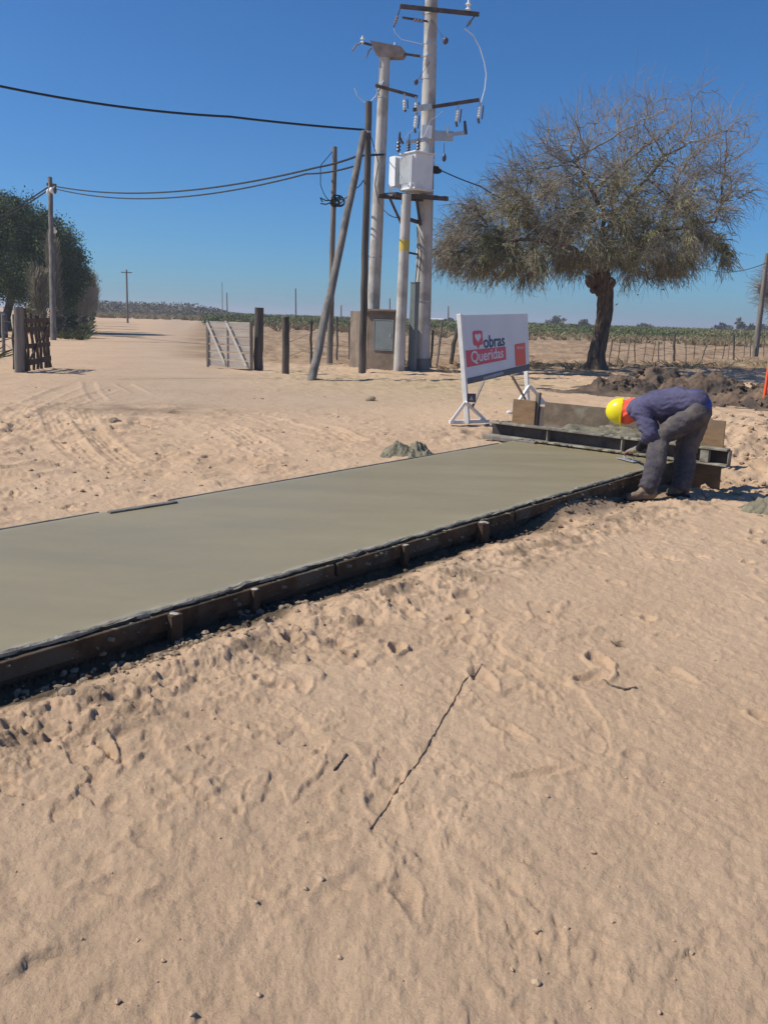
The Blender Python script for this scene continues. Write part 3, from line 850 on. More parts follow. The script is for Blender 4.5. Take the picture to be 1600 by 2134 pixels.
    tag(o, 'long dirty brown plywood form panel standing behind the steel channel', 'form panel')
    lp, rp = P(1066, 888, 0.0), P(1112, 893, 0.0)
    c = (lp + rp) / 2; c[2] = 0.18
    wl = float(np.linalg.norm(rp - lp))
    lb = np.array([rp[0] - lp[0], rp[1] - lp[1], 0]); lb /= np.linalg.norm(lb)
    o = MB().box(c, (wl, 0.022, 0.44), (lb, (-lb[1], lb[0], 0), up), 0.002).build('formwork_sheet', M['plywood'], origin=c - up * 0.2)
    tag(o, 'squarish light brown plywood form panel at the left end, beneath the sign', 'form panel')
    # dark stake beside it
    p = P(1119, 893, 0.0)
    root = empty('form_post', p, 'grey split post with dark side standing between the two left form panels', 'post')
    MB().box(p + up * 0.24 + BD * -0.03, (0.07, 0.05, 0.56), (BD, bn, up + BD * 0.05), 0.008).build('shaft', M['grey_wood'], root)
    MB().box(p + up * 0.14 + BD * 0.05 - bn * .02, (0.10, 0.04, 0.36), (BD, bn, up), 0.006).build('side_cleat', M['dark_wood'], root)
    # right panel, standing in the dug hollow
    q0 = mid + BD * (BLEN / 2 - 0.42) - bn * (D + 0.06); q1 = mid + BD * (BLEN / 2 - 0.11) - bn * (D + 0.06)
    c = (q0 + q1) / 2 + up * 0.05
    o = MB().box(c, (float(np.linalg.norm(q1 - q0)), 0.022, 0.92), (BD, bn, up - BD * 0.03), 0.002).build('formwork_sheet', M['plywood'], origin=c - up * 0.46)
    tag(o, 'tall light brown plywood panel standing behind the hollow right end of the steel channel', 'form panel')


end_formwork()


# ------------------------------------------------------------------ heaps
def heap(name, label, cat, pts, mat, step=0.04, amp=0.35, seed=0, clods=0, clodmat=None):
    """pts: list of (xy, height, rx, ry)"""
    xs = [p[0][0] for p in pts]; ys = [p[0][1] for p in pts]
    mr = max(max(p[2], p[3]) for p in pts) * 2.0
    x = np.arange(min(xs) - mr, max(xs) + mr, step); y = np.arange(min(ys) - mr, max(ys) + mr, step)
    X, Y = np.meshgrid(x, y, indexing='ij')
    z = np.zeros_like(X) - 0.05
    for (c, h, rx, ry) in pts:
        wx = X + 0.4 * rx * fbm(X / rx * 1.2, Y / rx * 1.2, 3, seed + 1); wy = Y + 0.4 * ry * fbm(X / rx * 1.2 + 7, Y / rx * 1.2, 3, seed + 2)
        z = np.maximum(z, h * np.exp(-(((wx - c[0]) / rx) ** 2 + ((wy - c[1]) / ry) ** 2) ** 0.9 * 1.3) * 1.15 - 0.12 * h)
    hm = max(p[1] for p in pts)
    msk = sstep(-0.02 * hm, 0.25 * hm, z)
    z = z + msk * hm * amp * (fbm(X / (hm * 0.8), Y / (hm * 0.8), 5, seed + 5, 0.68))
    gzv = base_height(X, Y)
    z = z + gzv - 0.02
    nx, ny = X.shape
    idx = np.arange(nx * ny).reshape(nx, ny)
    f = np.stack([idx[:-1, :-1], idx[1:, :-1], idx[1:, 1:], idx[:-1, 1:]], -1).reshape(-1, 4)
    keep = (z.ravel()[f] - gzv.ravel()[f]).max(axis=1) > -0.06
    f = f[keep]
    used = np.unique(f)
    rm = np.full(nx * ny, -1); rm[used] = np.arange(len(used))
    vv = np.stack([X, Y, z], -1).reshape(-1, 3)[used]
    cx = np.array([np.mean(xs), np.mean(ys), 0])
    o = np_mesh(name, vv, rm[f], mat, origin=cx, smooth=True)
    return tag(o, label, cat)


soil_dark = pmat('dug_soil', (0.085, 0.06, 0.043), (0.22, 0.15, 0.10), 1.6, 0.95, 1.0, 14, c3=(0.06, 0.047, 0.04), s3=0.9)
heap('soil_mound', 'long heap of dug dark brown soil behind the bending worker', 'soil heap', MOUNDS, soil_dark, 0.03, 0.42, 400)
lp = P(846, 944, 0.02)
heap('mortar_heap', 'flat greenish grey heap of leftover mortar on sand beside the far slab edge', 'mortar heap',
     [(lp[:2] + [-0.06, 0.05], 0.13, 0.22, 0.2), (lp[:2] + [0.14, 0.1], 0.16, 0.16, 0.2)], M['mortar'], 0.012, 0.45, 420)
rp = P(1592, 1048, -0.1)
heap('mortar_heap', 'grey mortar heap cut by the right edge of the picture, right of the worker', 'mortar heap',
     [(rp[:2] + [0.03, 0.05], 0.17, 0.17, 0.2), (rp[:2] + [0.25, 0.05], 0.17, 0.2, 0.2)], M['mortar'], 0.012, 0.4, 430)
#SPLIT1


# ------------------------------------------------------------------ poles and electrical gear
def ring_on(pole_fn, py, r, h=0.05, name='clamp', mat=None, parent=None):
    pass


class Pole:
    """straight tapered pole from ground point A to top point B"""
    def __init__(self, A, B, rA, rB): self.A, self.B, self.rA, self.rB = np.array(A, float), np.array(B, float), rA, rB
    def at(self, z):
        k = (z - self.A[2]) / (self.B[2] - self.A[2]); return self.A + (self.B - self.A) * k
    def r(self, z):
        k = (z - self.A[2]) / (self.B[2] - self.A[2]); return self.rA + (self.rB - self.rA) * k
    def shaft(self, mat, parent, n=20, segs=12, wob=0.0, seed=1, name='shaft'):
        zs = np.linspace(self.A[2] - 0.15, self.B[2], segs)
        rr = random.Random(seed)
        path, rad = [], []
        for z in zs:
            p = self.at(z) + np.array([rr.uniform(-wob, wob), rr.uniform(-wob, wob), 0])
            path.append(p); rad.append(self.r(z) * (1 + rr.uniform(-0.6, 0.6) * wob))
        return MB().tube(path, rad, n).build(name, mat, parent, smooth=True)
    def band(self, z, parent, mat, h=0.05, out=0.012, name='clamp', lug=True):
        p = self.at(z)
        mb = MB().lathe(p - [0, 0, h / 2], (0, 0, 1), [(0, self.r(z) + out), (h, self.r(z) + out)], 20)
        if lug: mb.box(p + np.array([-(self.r(z) + out + 0.03), -0.03, 0]), (0.08, 0.05, h * 1.1))
        return mb.build(name, mat, parent, smooth=True)


def zat(px, py, Y): return float(V(px, py, Y)[2])


def insulator(c, mat, parent, n=3, r=0.06, h=0.2, axis=(0, 0, 1), name='insulator'):
    prof = [(0, r * 0.35)]
    for i in range(n):
        z0 = h * (0.08 + 0.84 * i / n)
        prof += [(z0, r * 0.45), (z0 + h * 0.1, r), (z0 + h * 0.2, r * 0.8), (z0 + h * 0.22, r * 0.45)]
    prof += [(h, r * 0.3)]
    return MB().lathe(c, axis, prof, 10).build(name, mat, parent, smooth=True)


Y1 = 25.2
A1 = on_ground(877, 770)
B1 = V(903, -150, Y1)
p1 = Pole(A1, B1, 0.262, 0.160)
E1 = empty('utility_pole', A1, 'tall tapered round concrete pole with crossarms, carrying the white transformer', 'utility pole')
p1.shaft(M['concrete_pole'], E1, 24)
p1.band(zat(880, 752, Y1) - 0.22, E1, M['old_concrete'], 0.60, 0.006, 'painted_foot', lug=False)
for py in (735, 628, 360 + 30, 165, 118, 92, 30):
    p1.band(zat(880, py, Y1), E1, M['steel'], 0.04, 0.010)


def arm(parent, a, b, Y, wdt=0.09, hgt=0.10, mat=None, name='crossarm', Yb=None):
    return MB().beam(V(*a, Y), V(*b, Yb or Y), wdt, hgt, bev=0.006).build(name, mat or M['dark_steel'], parent)


arm(E1, (833, 13), (998, 30), Y1 - 0.24)
arm(E1, (860, 229), (998, 208), Y1 - 0.27, 0.08, 0.09)
arm(E1, (838, 36), (890, 44), Y1 - 0.22, 0.04, 0.04, M['dark_steel'], 'arm_brace')
MB().beam(V(868, 226, Y1 - .3), V(900, 222, Y1 - .3), 0.05, 0.16).build('arm_plate', M['steel'], E1)
insulator(V(975, 25, Y1 - 0.24), M['porcelain'], E1, 2, 0.085, 0.30)


def cutout(parent, top, Y, lean=(-0.10, 0, -1), L=0.5, white=0.6, name='fuse_cutout'):
    """porcelain body on a bracket with a slim fuse tube beside it"""
    c = V(*top, Y)
    ax = np.array(lean, float); ax /= np.linalg.norm(ax)
    o = MB().beam(c + [0, 0, 0.06], c + ax * 0.12, 0.05, 0.05).build(name, M['steel'], parent)
    b0 = c + ax * 0.10
    prof = [(0, 0.03)]
    for i in range(4): prof += [(0.04 + i * 0.07, 0.032), (0.06 + i * 0.07, 0.062), (0.09 + i * 0.07, 0.034)]
    prof += [(L * 0.62, 0.03)]
    MB().lathe(b0, ax, prof, 9).build('porcelain_body', M['porcelain'], o, smooth=True)
    MB().tube([b0 + np.array([0.09, -0.05, 0.0]), b0 + ax * L * 0.7 + np.array([0.10, -0.05, 0])], 0.02, 8).build('fuse_tube', M['dark_porcelain'], o)
    MB().tube([b0 + ax * L * 0.66, b0 + ax * L * 0.9 + np.array([0.04, 0, 0])], 0.035, 8).build('lower_contact', M['dark_steel'], o)
    return o


cutout(E1, (1001, 213), Y1 - 0.27); cutout(E1, (955, 220), Y1 - 0.27); cutout(E1, (868, 233), Y1 - 0.27)
# strain insulators under the top crossarm
for (x0, y0, x1, y1) in [(834, 16, 820, 58), (988, 34, 972, 56), (838, 38, 893, 46)]:
    a, b = V(x0, y0, Y1 - 0.24), V(x1, y1, Y1 - 0.24)
    L = float(np.linalg.norm(b - a)); ax = (b - a) / L
    o = MB().tube([a, b], 0.016, 6).build('strain_rod', M['dark_steel'], E1)
    insulator(a + ax * L * 0.4, M['old_concrete'], o, 3, 0.05, L * 0.45, ax, 'strain_insulator')
# small box and bracket on the pole below the crossarms
zc = zat(889, 279, Y1)
c = p1.at(zc)
MB().box(c + [-0.03, -p1.r(zc) - 0.05, 0], (0.28, 0.10, 0.34), bev=0.01).build('pole_box', M['transformer_paint'], E1)
MB().box(c + [0.45, -0.05, -0.05], (0.55, 0.05, 0.26), bev=0.008).build('bracket_plate', M['steel'], E1)
arm(E1, (930, 282), (972, 276), Y1 - 0.1, 0.06, 0.09, M['steel'], 'side_arm')
MB().tube([V(970, 280, Y1 - .1), V(968, 252, Y1 - .1)], [0.055, 0.035], 9).build('surge_arrester', M['dark_porcelain'], E1, smooth=True)
MB().tube([V(932, 278, Y1 - .1), V(932, 262, Y1 - .1)], [0.04, 0.03], 9).build('post_insulator', M['porcelain'], E1, smooth=True)
# dark markers seen against the sky hang on short droppers
for (x, y, s) in [(928, 85, 0.09), (867, 171, 0.08)]:
    c = V(x, y, Y1 - 0.5)
    o = MB().blob(c, (s * 0.8, s * 0.6, s), seed=x, rough=0.3).build('hanging_plate', M['dark_porcelain'], E1)
    pz = p1.at(c[2] + 0.5)
    MB().tube([c, pz + np.array([0.0, -0.2, 0.1])], 0.008, 5).build('dropper', M['dark_steel'], o)

# second concrete pole (with the trapezoid head)
Y2 = 26.4
A2 = P(771, 765); sc = 26.4 / A2[1]; A2 = V(772, 763, Y2); A2[2] = gz(A2[0], A2[1])
B2 = V(802, 118, Y2)
p2 = Pole(A2, B2, 0.215, 0.155)
E2 = empty('utility_pole', A2, 'smooth pale concrete pole with a wide trapezoid concrete head, behind the meter pillar', 'utility pole')
p2.shaft(M['concrete_pole'], E2, 24)
for py in (535, 322, 203, 175): p2.band(zat(790, py, Y2), E2, M['steel'], 0.05, 0.01)
pts = [V(771, 84, Y2 - .17), V(835, 96, Y2 - .17), V(845, 108, Y2 - .17), V(838, 118, Y2 - .17), V(795, 118, Y2 - .17), V(780, 107, Y2 - .17)]
MB().prism(pts, (0.05, 0.34, 0)).build('head', M['old_concrete'], E2)
arm(E2, (840, 112), (880, 118), Y2 - 0.1, 0.05, 0.06, M['dark_steel'], 'head_arm')
arm(E2, (752, 88), (775, 94), Y2 - 0.1, 0.05, 0.06, M['dark_steel'], 'head_arm')
insulator(V(755, 92, Y2 - .1), M['porcelain'], E2, 2, 0.07, 0.22)
insulator(V(822, 97, Y2 - .1), M['porcelain'], E2, 1, 0.05, 0.12)
for (x0, y0, x1, y1) in [(752, 90, 734, 106), (775, 100, 763, 120), (862, 116, 872, 119)]:
    a, b = V(x0, y0, Y2 - 0.1), V(x1, y1, Y2 - 0.1)
    mid = (a + b) / 2 + [0, 0, 0.06]
    o = MB().tube([a, mid, b], 0.022, 6).build('strain_rod', M['old_concrete'], E2)
arm(E2, (782, 178), (870, 202), Y2 - 0.22, 0.07, 0.08, M['dark_steel'], 'crossarm')
for x, y in [(842, 200), (866, 206)]: cutout(E2, (x, y), Y2 - 0.25, lean=(0.05, 0, -1), L=0.36)
for (x0, y0, x1, y1) in [(800, 168, 784, 200), (784, 182, 790, 200)]:
    MB().tube([V(x0, y0, Y2 - .2), V(x1, y1, Y2 - .2)], 0.025, 6).build('arm_brace', M['steel'], E2)

# short third pole under the platform
Y3 = 24.45
A3 = on_ground(831, 772); B3 = V(847, 405, Y3)
p3 = Pole(A3, B3, 0.165, 0.135)
E3 = empty('utility_pole', A3, 'short slim concrete pole holding up the left side of the transformer platform', 'utility pole')
p3.shaft(M['concrete_pole'], E3, 20)
zc = zat(843, 512, Y3)
p3.band(zc, E3, M['yellow'], 0.30, 0.004, 'warning_mark', lug=False)
# ties between the two
for py in (460, 528):
    z = zat(850, py, 24.8)
    o = MB().beam(p3.at(z) + [0.12, 0.05, 0], p1.at(z) - [0.2, 0.1, 0], 0.06, 0.10 if py == 460 else 0.05).build('tie_bar', M['dark_steel'], E3)

# platform
def platform():
    zt = zat(860, 404, 24.8)
    c3_, c1_ = p3.at(zt), p1.at(zt)
    d = np.array([c1_[0] - c3_[0], c1_[1] - c3_[1], 0]); d /= np.linalg.norm(d)
    n = np.array([-d[1], d[0], 0])
    root = empty('transformer_platform', (c3_ + c1_) / 2 - [0, 0, 0.1], 'dark steel platform bolted between two concrete poles under the transformer', 'platform')
    L, R = V(806, 407, 24.6), V(915, 416, 24.9)
    MB().beam(L + n * -0.30, R + n * -0.30, 0.10, 0.11).build('side_rail', M['dark_steel'], root)
    MB().beam(L + n * 0.30, R + n * 0.30, 0.10, 0.11).build('side_rail', M['dark_steel'], root)
    for k in range(6):
        p = L + (R - L) * (0.04 + 0.184 * k)
        MB().beam(p - n * 0.32 + [0, 0, 0.06], p + n * 0.32 + [0, 0, 0.06], 0.10, 0.02).build('deck_slat', M['dark_steel'], root)
    MB().beam(V(812, 413, 24.6), V(837, 468, 24.6), 0.06, 0.07).build('knee_brace', M['dark_steel'], root)
    MB().beam(V(868, 416, 24.9), V(876, 470, 24.95), 0.06, 0.07).build('knee_brace', M['dark_steel'], root)


platform()


def transformer():
    # tank corner edge faces the camera; lit flank to the left, shaded flank to the right
    base = V(863, 403, 24.35)
    zb = base[2] + 0.10
    zt = zat(863, 316, 24.35)
    H = zt - zb
    fl = np.array([-0.60, 0.80, 0]); fr = np.array([0.93, 0.36, 0])
    fl /= np.linalg.norm(fl); fr = np.array([-fl[1], fl[0], 0]) * -1.0
    if fr[0] < 0: fr = -fr
    root = empty('transformer', base + [0, 0, 0.1] + fr * 0.25 + fl * 0.2, 'white painted pole transformer with cooling radiator and bushings on a steel platform', 'transformer')
    up = np.array([0, 0, 1.0])
    wl, wr = 0.64, 0.66
    c = base + fl * wl / 2 + fr * wr / 2; c[2] = (zb + zt) / 2
    MB().box(c, (wl, wr, H), (fl, fr, up), 0.02).build('tank', M['transformer_paint'], root)
    MB().box(c + up * (H / 2 + 0.015), (wl + 0.10, wr + 0.10, 0.04), (fl, fr, up), 0.01).build('lid', M['transformer_paint'], root)
    MB().box(c - up * (H / 2 - 0.05), (wl + 0.06, wr + 0.06, 0.05), (fl, fr, up), 0.01).build('foot_rim', M['transformer_paint'], root)
    # cooling fins: on the lit flank (thin vertical plates) and a separate radiator to the left
    for k in range(6):
        p = base + fl * (0.06 + 0.10 * k) - fr * 0.045; p[2] = zb + H * 0.55
        MB().box(p, (0.016, 0.10, H * 0.72), (fl, fr, up)).build('cooling_fin', M['transformer_paint'], root)
    r0 = V(822, 388, 24.8); rz0, rz1 = zat(815, 388, 24.8), zat(815, 324, 24.8)
    for k in range(7):
        p = r0 + fl * (0.02 + 0.045 * k) * 0.0 + fr * 0.0
        p = r0 + fl * (0.14 - 0.0) + fr * (0.01 + 0.055 * k); p[2] = (rz0 + rz1) / 2
        MB().box(p, (0.30, 0.03, rz1 - rz0), (fl, fr, up), 0.012).build('radiator_panel', M['transformer_paint'], root)
    for z in (rz0 + 0.1, rz1 - 0.1):
        a = r0 + fl * 0.14; a[2] = z
        MB().tube([a, a + fr * 0.55], 0.035, 8).build('radiator_pipe', M['transformer_paint'], root)
    a = V(811, 390, 24.75)
    MB().box([a[0] + 0.05, a[1], a[2] - 0.11], (0.11, 0.1, 0.24)).build('radiator_foot', M['transformer_paint'], root)
    # lug, drain, nameplate
    MB().prism([V(876, 322, 24.5), V(892, 300, 24.6), V(893, 316, 24.6)], (0.02, 0.1, 0)).build('lifting_lug', M['transformer_paint'], root)
    p = base + fl * 0.12 - fr * 0.05; p[2] = zb + 0.12
    MB().box(p, (0.10, 0.06, 0.16), (fl, fr, up), 0.01).build('drain_box', M['transformer_paint'], root)
    # bushings along the top
    for (x, y0, y1, r) in [(830, 318, 292, .07), (851, 316, 297, .065), (871, 314, 292, .065)]:
        b0 = V(x, y0, 24.75)
        h = zat(x, y1, 24.75) - b0[2]
        o = insulator(b0, M['dark_porcelain'], root, 3, r, h, name='bushing')
        MB().tube([b0 + [0, 0, h], b0 + [0.02, 0, h + 0.22]], 0.014, 6).build('terminal', M['dark_steel'], o)
    MB().tube([V(840, 300, 24.8), V(832, 286, 24.8), V(833, 276, 24.8)], [0.03, 0.04, 0.03], 7).build('arcing_horn', M['dark_steel'], root)
    MB().beam(V(846, 297, 24.9), V(890, 290, 24.9), 0.08, 0.10).build('top_bracket', M['steel'], root)
    # low voltage bushings at the right
    for (x, y) in [(901, 330), (908, 342), (914, 347)]:
        b0 = V(x - 6, y + 6, 24.85)
        o = MB().tube([b0, b0 + np.array([0.14, -0.02, 0.05])], [0.045, 0.03], 8).build('side_bushing', M['porcelain'], root, smooth=True)
    MB().blob(V(910, 354, 24.85), (0.16, 0.1, 0.10), 5, 0.6).build('cable_joint', M['rubber'], root)
    MB().tube([V(925, 298, 24.9), V(925, 322, 24.9)], 0.01, 5).build('hanging_wire', M['dark_steel'], root)
    MB().lathe(V(925, 337, 24.9), (0, 0, 1), [(0, .02), (.05, .06), (.14, .06), (.22, .02)], 8).build('hanging_weight', M['dark_porcelain'], root)


transformer()

# grey duct box up the pole
c = on_ground(857, 772, 0.0)
up = np.array([0, 0, 1.0])
E4 = empty('cable_duct', c, 'grey green rectangular metal cable duct standing between the slim and the thick pole', 'cable duct')
hD = zat(857, 588, c[1]) - c[2]
lf = np.array([0.86, -0.5, 0]); rt_ = np.array([0.5, 0.86, 0])
MB().box(c + up * (hD / 2 - 0.02) + [0.02, 0.1, 0], (0.24, 0.14, hD), (lf, rt_, up), 0.01).build('casing', M['grey_paint'], E4)
MB().box(c + up * (hD - 0.015) + [0.02, 0.1, 0.01], (0.26, 0.16, 0.03), (lf, rt_, up), 0.006).build('cap', M['grey_paint'], E4)
for k in range(2):
    a = c + up * hD + [0.02 + 0.09 * k, 0.1, 0]
    MB().tube([a, a + [0.05, 0, 0.8], p1.at(a[2] + 1.6) + [-0.24, -0.1, 0]], 0.014, 5).build('riser_cable', M['rubber'], E4)

# wooden poles
Yw = 23.2
Aw = on_ground(755, 775); Bw = V(768.5, 212, Yw)
Ew = empty('wooden_pole', Aw, 'dark grey upright wooden pole standing in front of the meter pillar', 'wooden pole')
pw = Pole(Aw, Bw, 0.105, 0.085)
pw.shaft(M['dark_wood'], Ew, 14, 16, 0.012, 3)
pw.band(zat(768, 276, Yw), Ew, M['steel'], 0.05, 0.012)
Al = on_ground(650, 792)
Bl = pw.at(zat(765, 278, Yw)) + np.array([-0.10, -0.13, 0])
El = empty('wooden_strut', Al, 'grey wooden strut leaning against the top of the upright wooden pole', 'wooden strut')
Pole(Al, Bl, 0.105, 0.085).shaft(M['grey_wood'], El, 14, 16, 0.012, 4)
Yt = 27.0
At = on_ground(687, 757); Bt = V(697.5, 306, Yt)
Et = empty('wooden_pole', At, 'thin pale wooden pole with a coil of black cable, behind the leaning strut', 'wooden pole')
pt = Pole(At, Bt, 0.10, 0.075)
pt.shaft(M['grey_wood'], Et, 12, 16, 0.012, 6)
# coil and clamps on it
c = V(701, 418, Yt - 0.15)
mb = MB()
rr = random.Random(8)
for k in range(9):
    R0 = rr.uniform(0.10, 0.2); tl = rr.uniform(-0.5, 0.5)
    cc = c + np.array([rr.uniform(-.08, .12), rr.uniform(-.05, .05), rr.uniform(-.08, .08)])
    path = [cc + R0 * np.array([math.cos(a), 0.3 * math.sin(a + tl), math.sin(a) * 0.8]) for a in np.linspace(0, 2 * math.pi, 14)]
    mb.tube(path, 0.018, 5)
mb.build('cable_coil', M['rubber'], Et, smooth=True)
mb = MB()
for (x0, y0, x1, y1) in [(690, 418, 667, 412), (690, 422, 668, 424), (668, 412, 673, 420)]:
    mb.tube([V(x0, y0, Yt - .15), V((x0 + x1) / 2, (y0 + y1) / 2 + 3, Yt - .15), V(x1, y1, Yt - .15)], 0.02, 5)
mb.build('line_clamp', M['rubber'], Et)

# ------------------------------------------------------------------ cables
def cable(label, pts, sag, r, mat, n=24, name='overhead_cable', group=None):
    path = []
    for i in range(len(pts) - 1):
        a, b = np.array(pts[i], float), np.array(pts[i + 1], float)
        sg = sag[i] if hasattr(sag, '__len__') else sag
        for k in np.linspace(0, 1, n, endpoint=(i == len(pts) - 2)):
            p = a + (b - a) * k
            p[2] -= sg * 4 * k * (1 - k)
            path.append(p)
    o = MB().tube(path, r, 5).build(name, mat, smooth=True, origin=path[-1])
    return tag(o, label, 'cable', group)


top_w = pw.at(zat(768, 272, Yw)) + [-0.1, -0.08, 0]
lft = V(-420, 70, 17.5)
cable('thick black cable sagging from the left across the sky to the upright wooden pole', [lft, V(480, 243, 21.5), top_w], [0.28, 0.02], 0.028, M['rubber'])
Yp = 41.0
cable('upper black cable of the pair between the roadside pole and the transformer poles', [V(110, 387, Yp), V(660, 349, 27.2), V(745, 325, 24.5), V(800, 322, Y2 - .2)], [0.52, 0.03, 0.0], 0.030, M['rubber'])
cable('lower black cable of the pair between the roadside pole and the transformer poles', [V(110, 392, Yp), V(640, 362, 27.6), V(735, 347, 24.6)], [0.60, 0.05], 0.026, M['rubber'])
cable('upper black cable running down behind the dark leafy tree at the left', [V(104, 388, Yp), V(-160, 520, 70)], 0.4, 0.036, M['rubber'], 12)
cable('lower black cable running down behind the dark leafy tree at the left', [V(104, 394, Yp), V(-160, 532, 70)], 0.4, 0.036, M['rubber'], 12)
cable('curved bare silver wire looping from the top crossarm to the lower crossarm', [V(968, 60, Y1 - .3), V(986, 74, Y1 - .3), V(1000, 100, Y1 - .3), V(1009, 130, Y1 - .3), V(1013, 155, Y1 - .3), V(1010, 185, Y1 - .3), V(1002, 214, Y1 - .3)], 0.0, 0.017, M['bright_wire'], 4, 'jumper_wire')
cable('short curl of bare silver wire left of the trapezoid headed pole', [V(738, 183, Y2 - .4), V(745, 200, Y2 - .4), V(757, 212, Y2 - .4), V(770, 214, Y2 - .4), V(783, 200, Y2 - .25)], 0.0, 0.013, M['bright_wire'], 4, 'jumper_wire')
cable('short bare silver wire hanging below the left end of the top crossarm', [V(820, 58, Y1 - .3), V(823, 68, Y1 - .3), V(836, 82, Y1 - .3), V(880, 92, Y1 - .28)], 0.0, 0.009, M['bright_wire'], 4, 'jumper_wire')
cable('black cable leaving the transformer towards the twiggy tree on the right', [V(912, 352, 24.85), V(1000, 388, 25.4), V(1120, 440, 28.4)], [0.02, 0.1], 0.017, M['rubber'])
cable('thin black cable dropping from the wooden pole to the platform post', [V(770, 276, Yw - .1), V(778, 300, Y2 - .3), V(789, 340, Y2 - .3), V(781, 385, Y2 - .3), V(790, 425, Y2 - .3), V(838, 452, 24.45)], [0, 0, 0, 0, 0.15], 0.014, M['rubber'], 6, 'service_cable')
cable('black service cable between the coil on the thin pole and the wooden strut', [V(705, 416, Yt - .2), V(740, 392, 25), V(757, 376, 23.1)], [0.1, 0.05], 0.018, M['rubber'], 8, 'service_cable')
cable('drooping cable from the thin pole top down to the coil of black cable', [V(696, 312, Yt), V(668, 345, Yt - .2), V(668, 385, Yt - .2), V(690, 418, Yt - .2)], [0.0, 0.0, 0.12], 0.013, M['rubber'], 8, 'service_cable')
cable('faint thin line crossing behind the right side of the twiggy tree', [V(1310, 560, 60), V(1470, 560, 60), V(1596, 548, 46)], [0.1, 0.35], 0.02, M['rubber'], 10)
for k, (x, y) in enumerate([(858, 228), (905, 300)]):
    cable(['thin silver jumper from the left fuse to the transformer bushings', 'thin silver jumper from the pole bracket down beside the transformer'][k],
          [V(*[(868, 262), (922, 232)][k], Y1 - .35), V(*[(852, 276), (897, 250)][k], Y1 - .4), V(*[(838, 292), (880, 292)][k], 24.75)], 0.02, 0.008, M['bright_wire'], 6, 'jumper_wire')

# ------------------------------------------------------------------ roadside pole at the left
Ap = P(112, 709); Ap[2] = 0
Bp = V(105, 370, Yp)
pp = Pole(Ap, Bp, 0.14, 0.10)
Ep = empty('utility_pole', Ap, 'old wooden utility pole with a white lamp beside the dirt track at the left', 'utility pole')
pp.shaft(M['grey_wood'], Ep, 12, 14, 0.015, 9)
arm(Ep, (98, 384), (118, 386), Yp - .15, 0.08, 0.12, M['dark_wood'], 'crosspiece')
MB().blob(V(109, 398, Yp - .25), (0.13, 0.12, 0.16), 4, 0.25).build('white_insulator', M['porcelain'], Ep, smooth=True)
MB().blob(V(101, 400, Yp - .2), (0.09, 0.09, 0.14), 6, 0.25).build('white_insulator', M['porcelain'], Ep, smooth=True)
MB().blob(V(115, 396, Yp - .25), (0.09, 0.1, 0.2), 7, 0.3).build('line_clamp', M['dark_porcelain'], Ep, smooth=True)
cL = V(113, 478, Yp - .3)
o = MB().lathe(cL, (0.3, -0.6, -0.75), [(-.1, .05), (0, .09), (.12, .14), (.14, .13), (.15, .02)], 10).build('street_lamp', M['porcelain'], Ep, smooth=True)
MB().tube([pp.at(cL[2] + .25), cL + [0, 0, 0.1]], 0.03, 6).build('lamp_bracket', M['steel'], o)

# ------------------------------------------------------------------ meter pillar
def pillar():
    c0_, c1_ = P(765, 768), P(825, 771)
    c1_ = c1_ + np.array([0, -0.10, 0]); c4_ = P(728, 763)
    plan = [c0_, c1_, c1_ + [0.10, 0.75, 0], c0_ + [0.1, 1.1, 0], c4_ + [0.15, 0.1, 0], c4_]
    plan = [np.array([p[0], p[1], -0.1]) for p in plan]
    ht = zat(795, 648, 24.6)
    root = empty('meter_pillar', [c0_[0] + 0.3, c0_[1] + 0.3, gz(c0_[0], c0_[1])], 'brown plastered masonry meter pillar with a grey metal door, at the foot of the poles', 'meter pillar')
    wall = pmat('pillar_render', (0.20, 0.155, 0.118), (0.275, 0.215, 0.165), 3, 0.95, 0.4, 25, c3=(0.17, 0.135, 0.105), s3=2)
    # notch at the right of the flank, lower wing than the front
    MB().prism([plan[0], plan[1], plan[2], plan[3]], (0, 0, ht + 0.1)).build('body', wall, root)
    MB().prism([plan[0] + [-.012, 0.012, 0], plan[3] + [-0.012, 0, 0], plan[4], plan[5]], (0, 0, zat(745, 648, 25) + 0.1)).build('side_wing', wall, root)
    d = (c1_ - c0_); wd = np.linalg.norm(d[:2]); d = np.array([d[0], d[1], 0]) / wd; n = np.array([d[1], -d[0], 0])
    cc = [(plan[0] + plan[1]) / 2 + n * 0.0][0]; cc = np.array([cc[0], cc[1], ht])
    MB().box(cc + [0.03, 0.35, 0.02], (wd + 0.10, 0.9, 0.06), (d, -n, up), 0.008).build('coping', wall, root)
    a = c0_ + d * wd * 0.24 + n * 0.012; z0, z1 = zat(795, 728, 24.6), zat(795, 668, 24.6)
    cd_ = a + d * wd * 0.30; cd_[2] = (z0 + z1) / 2
    o = MB().box(cd_, (wd * 0.60, 0.03, z1 - z0), (d, -n, up), 0.006).build('door', M['grey_paint'], root)
    MB().box(cd_ + n * 0.022 + d * wd * 0.25, (0.03, 0.02, 0.10), (d, -n, up)).build('handle', M['steel'], o)
    fr = MB()
    for s in (-1, 1):
        fr.box(cd_ + d * s * (wd * 0.30 + 0.018), (0.03, 0.045, z1 - z0 + 0.07), (d, -n, up))
        fr.box(cd_ + up * s * ((z1 - z0) / 2 + 0.018), (wd * 0.60, 0.045, 0.03), (d, -n, up))
    fr.build('frame', M['grey_paint'], o)


pillar()

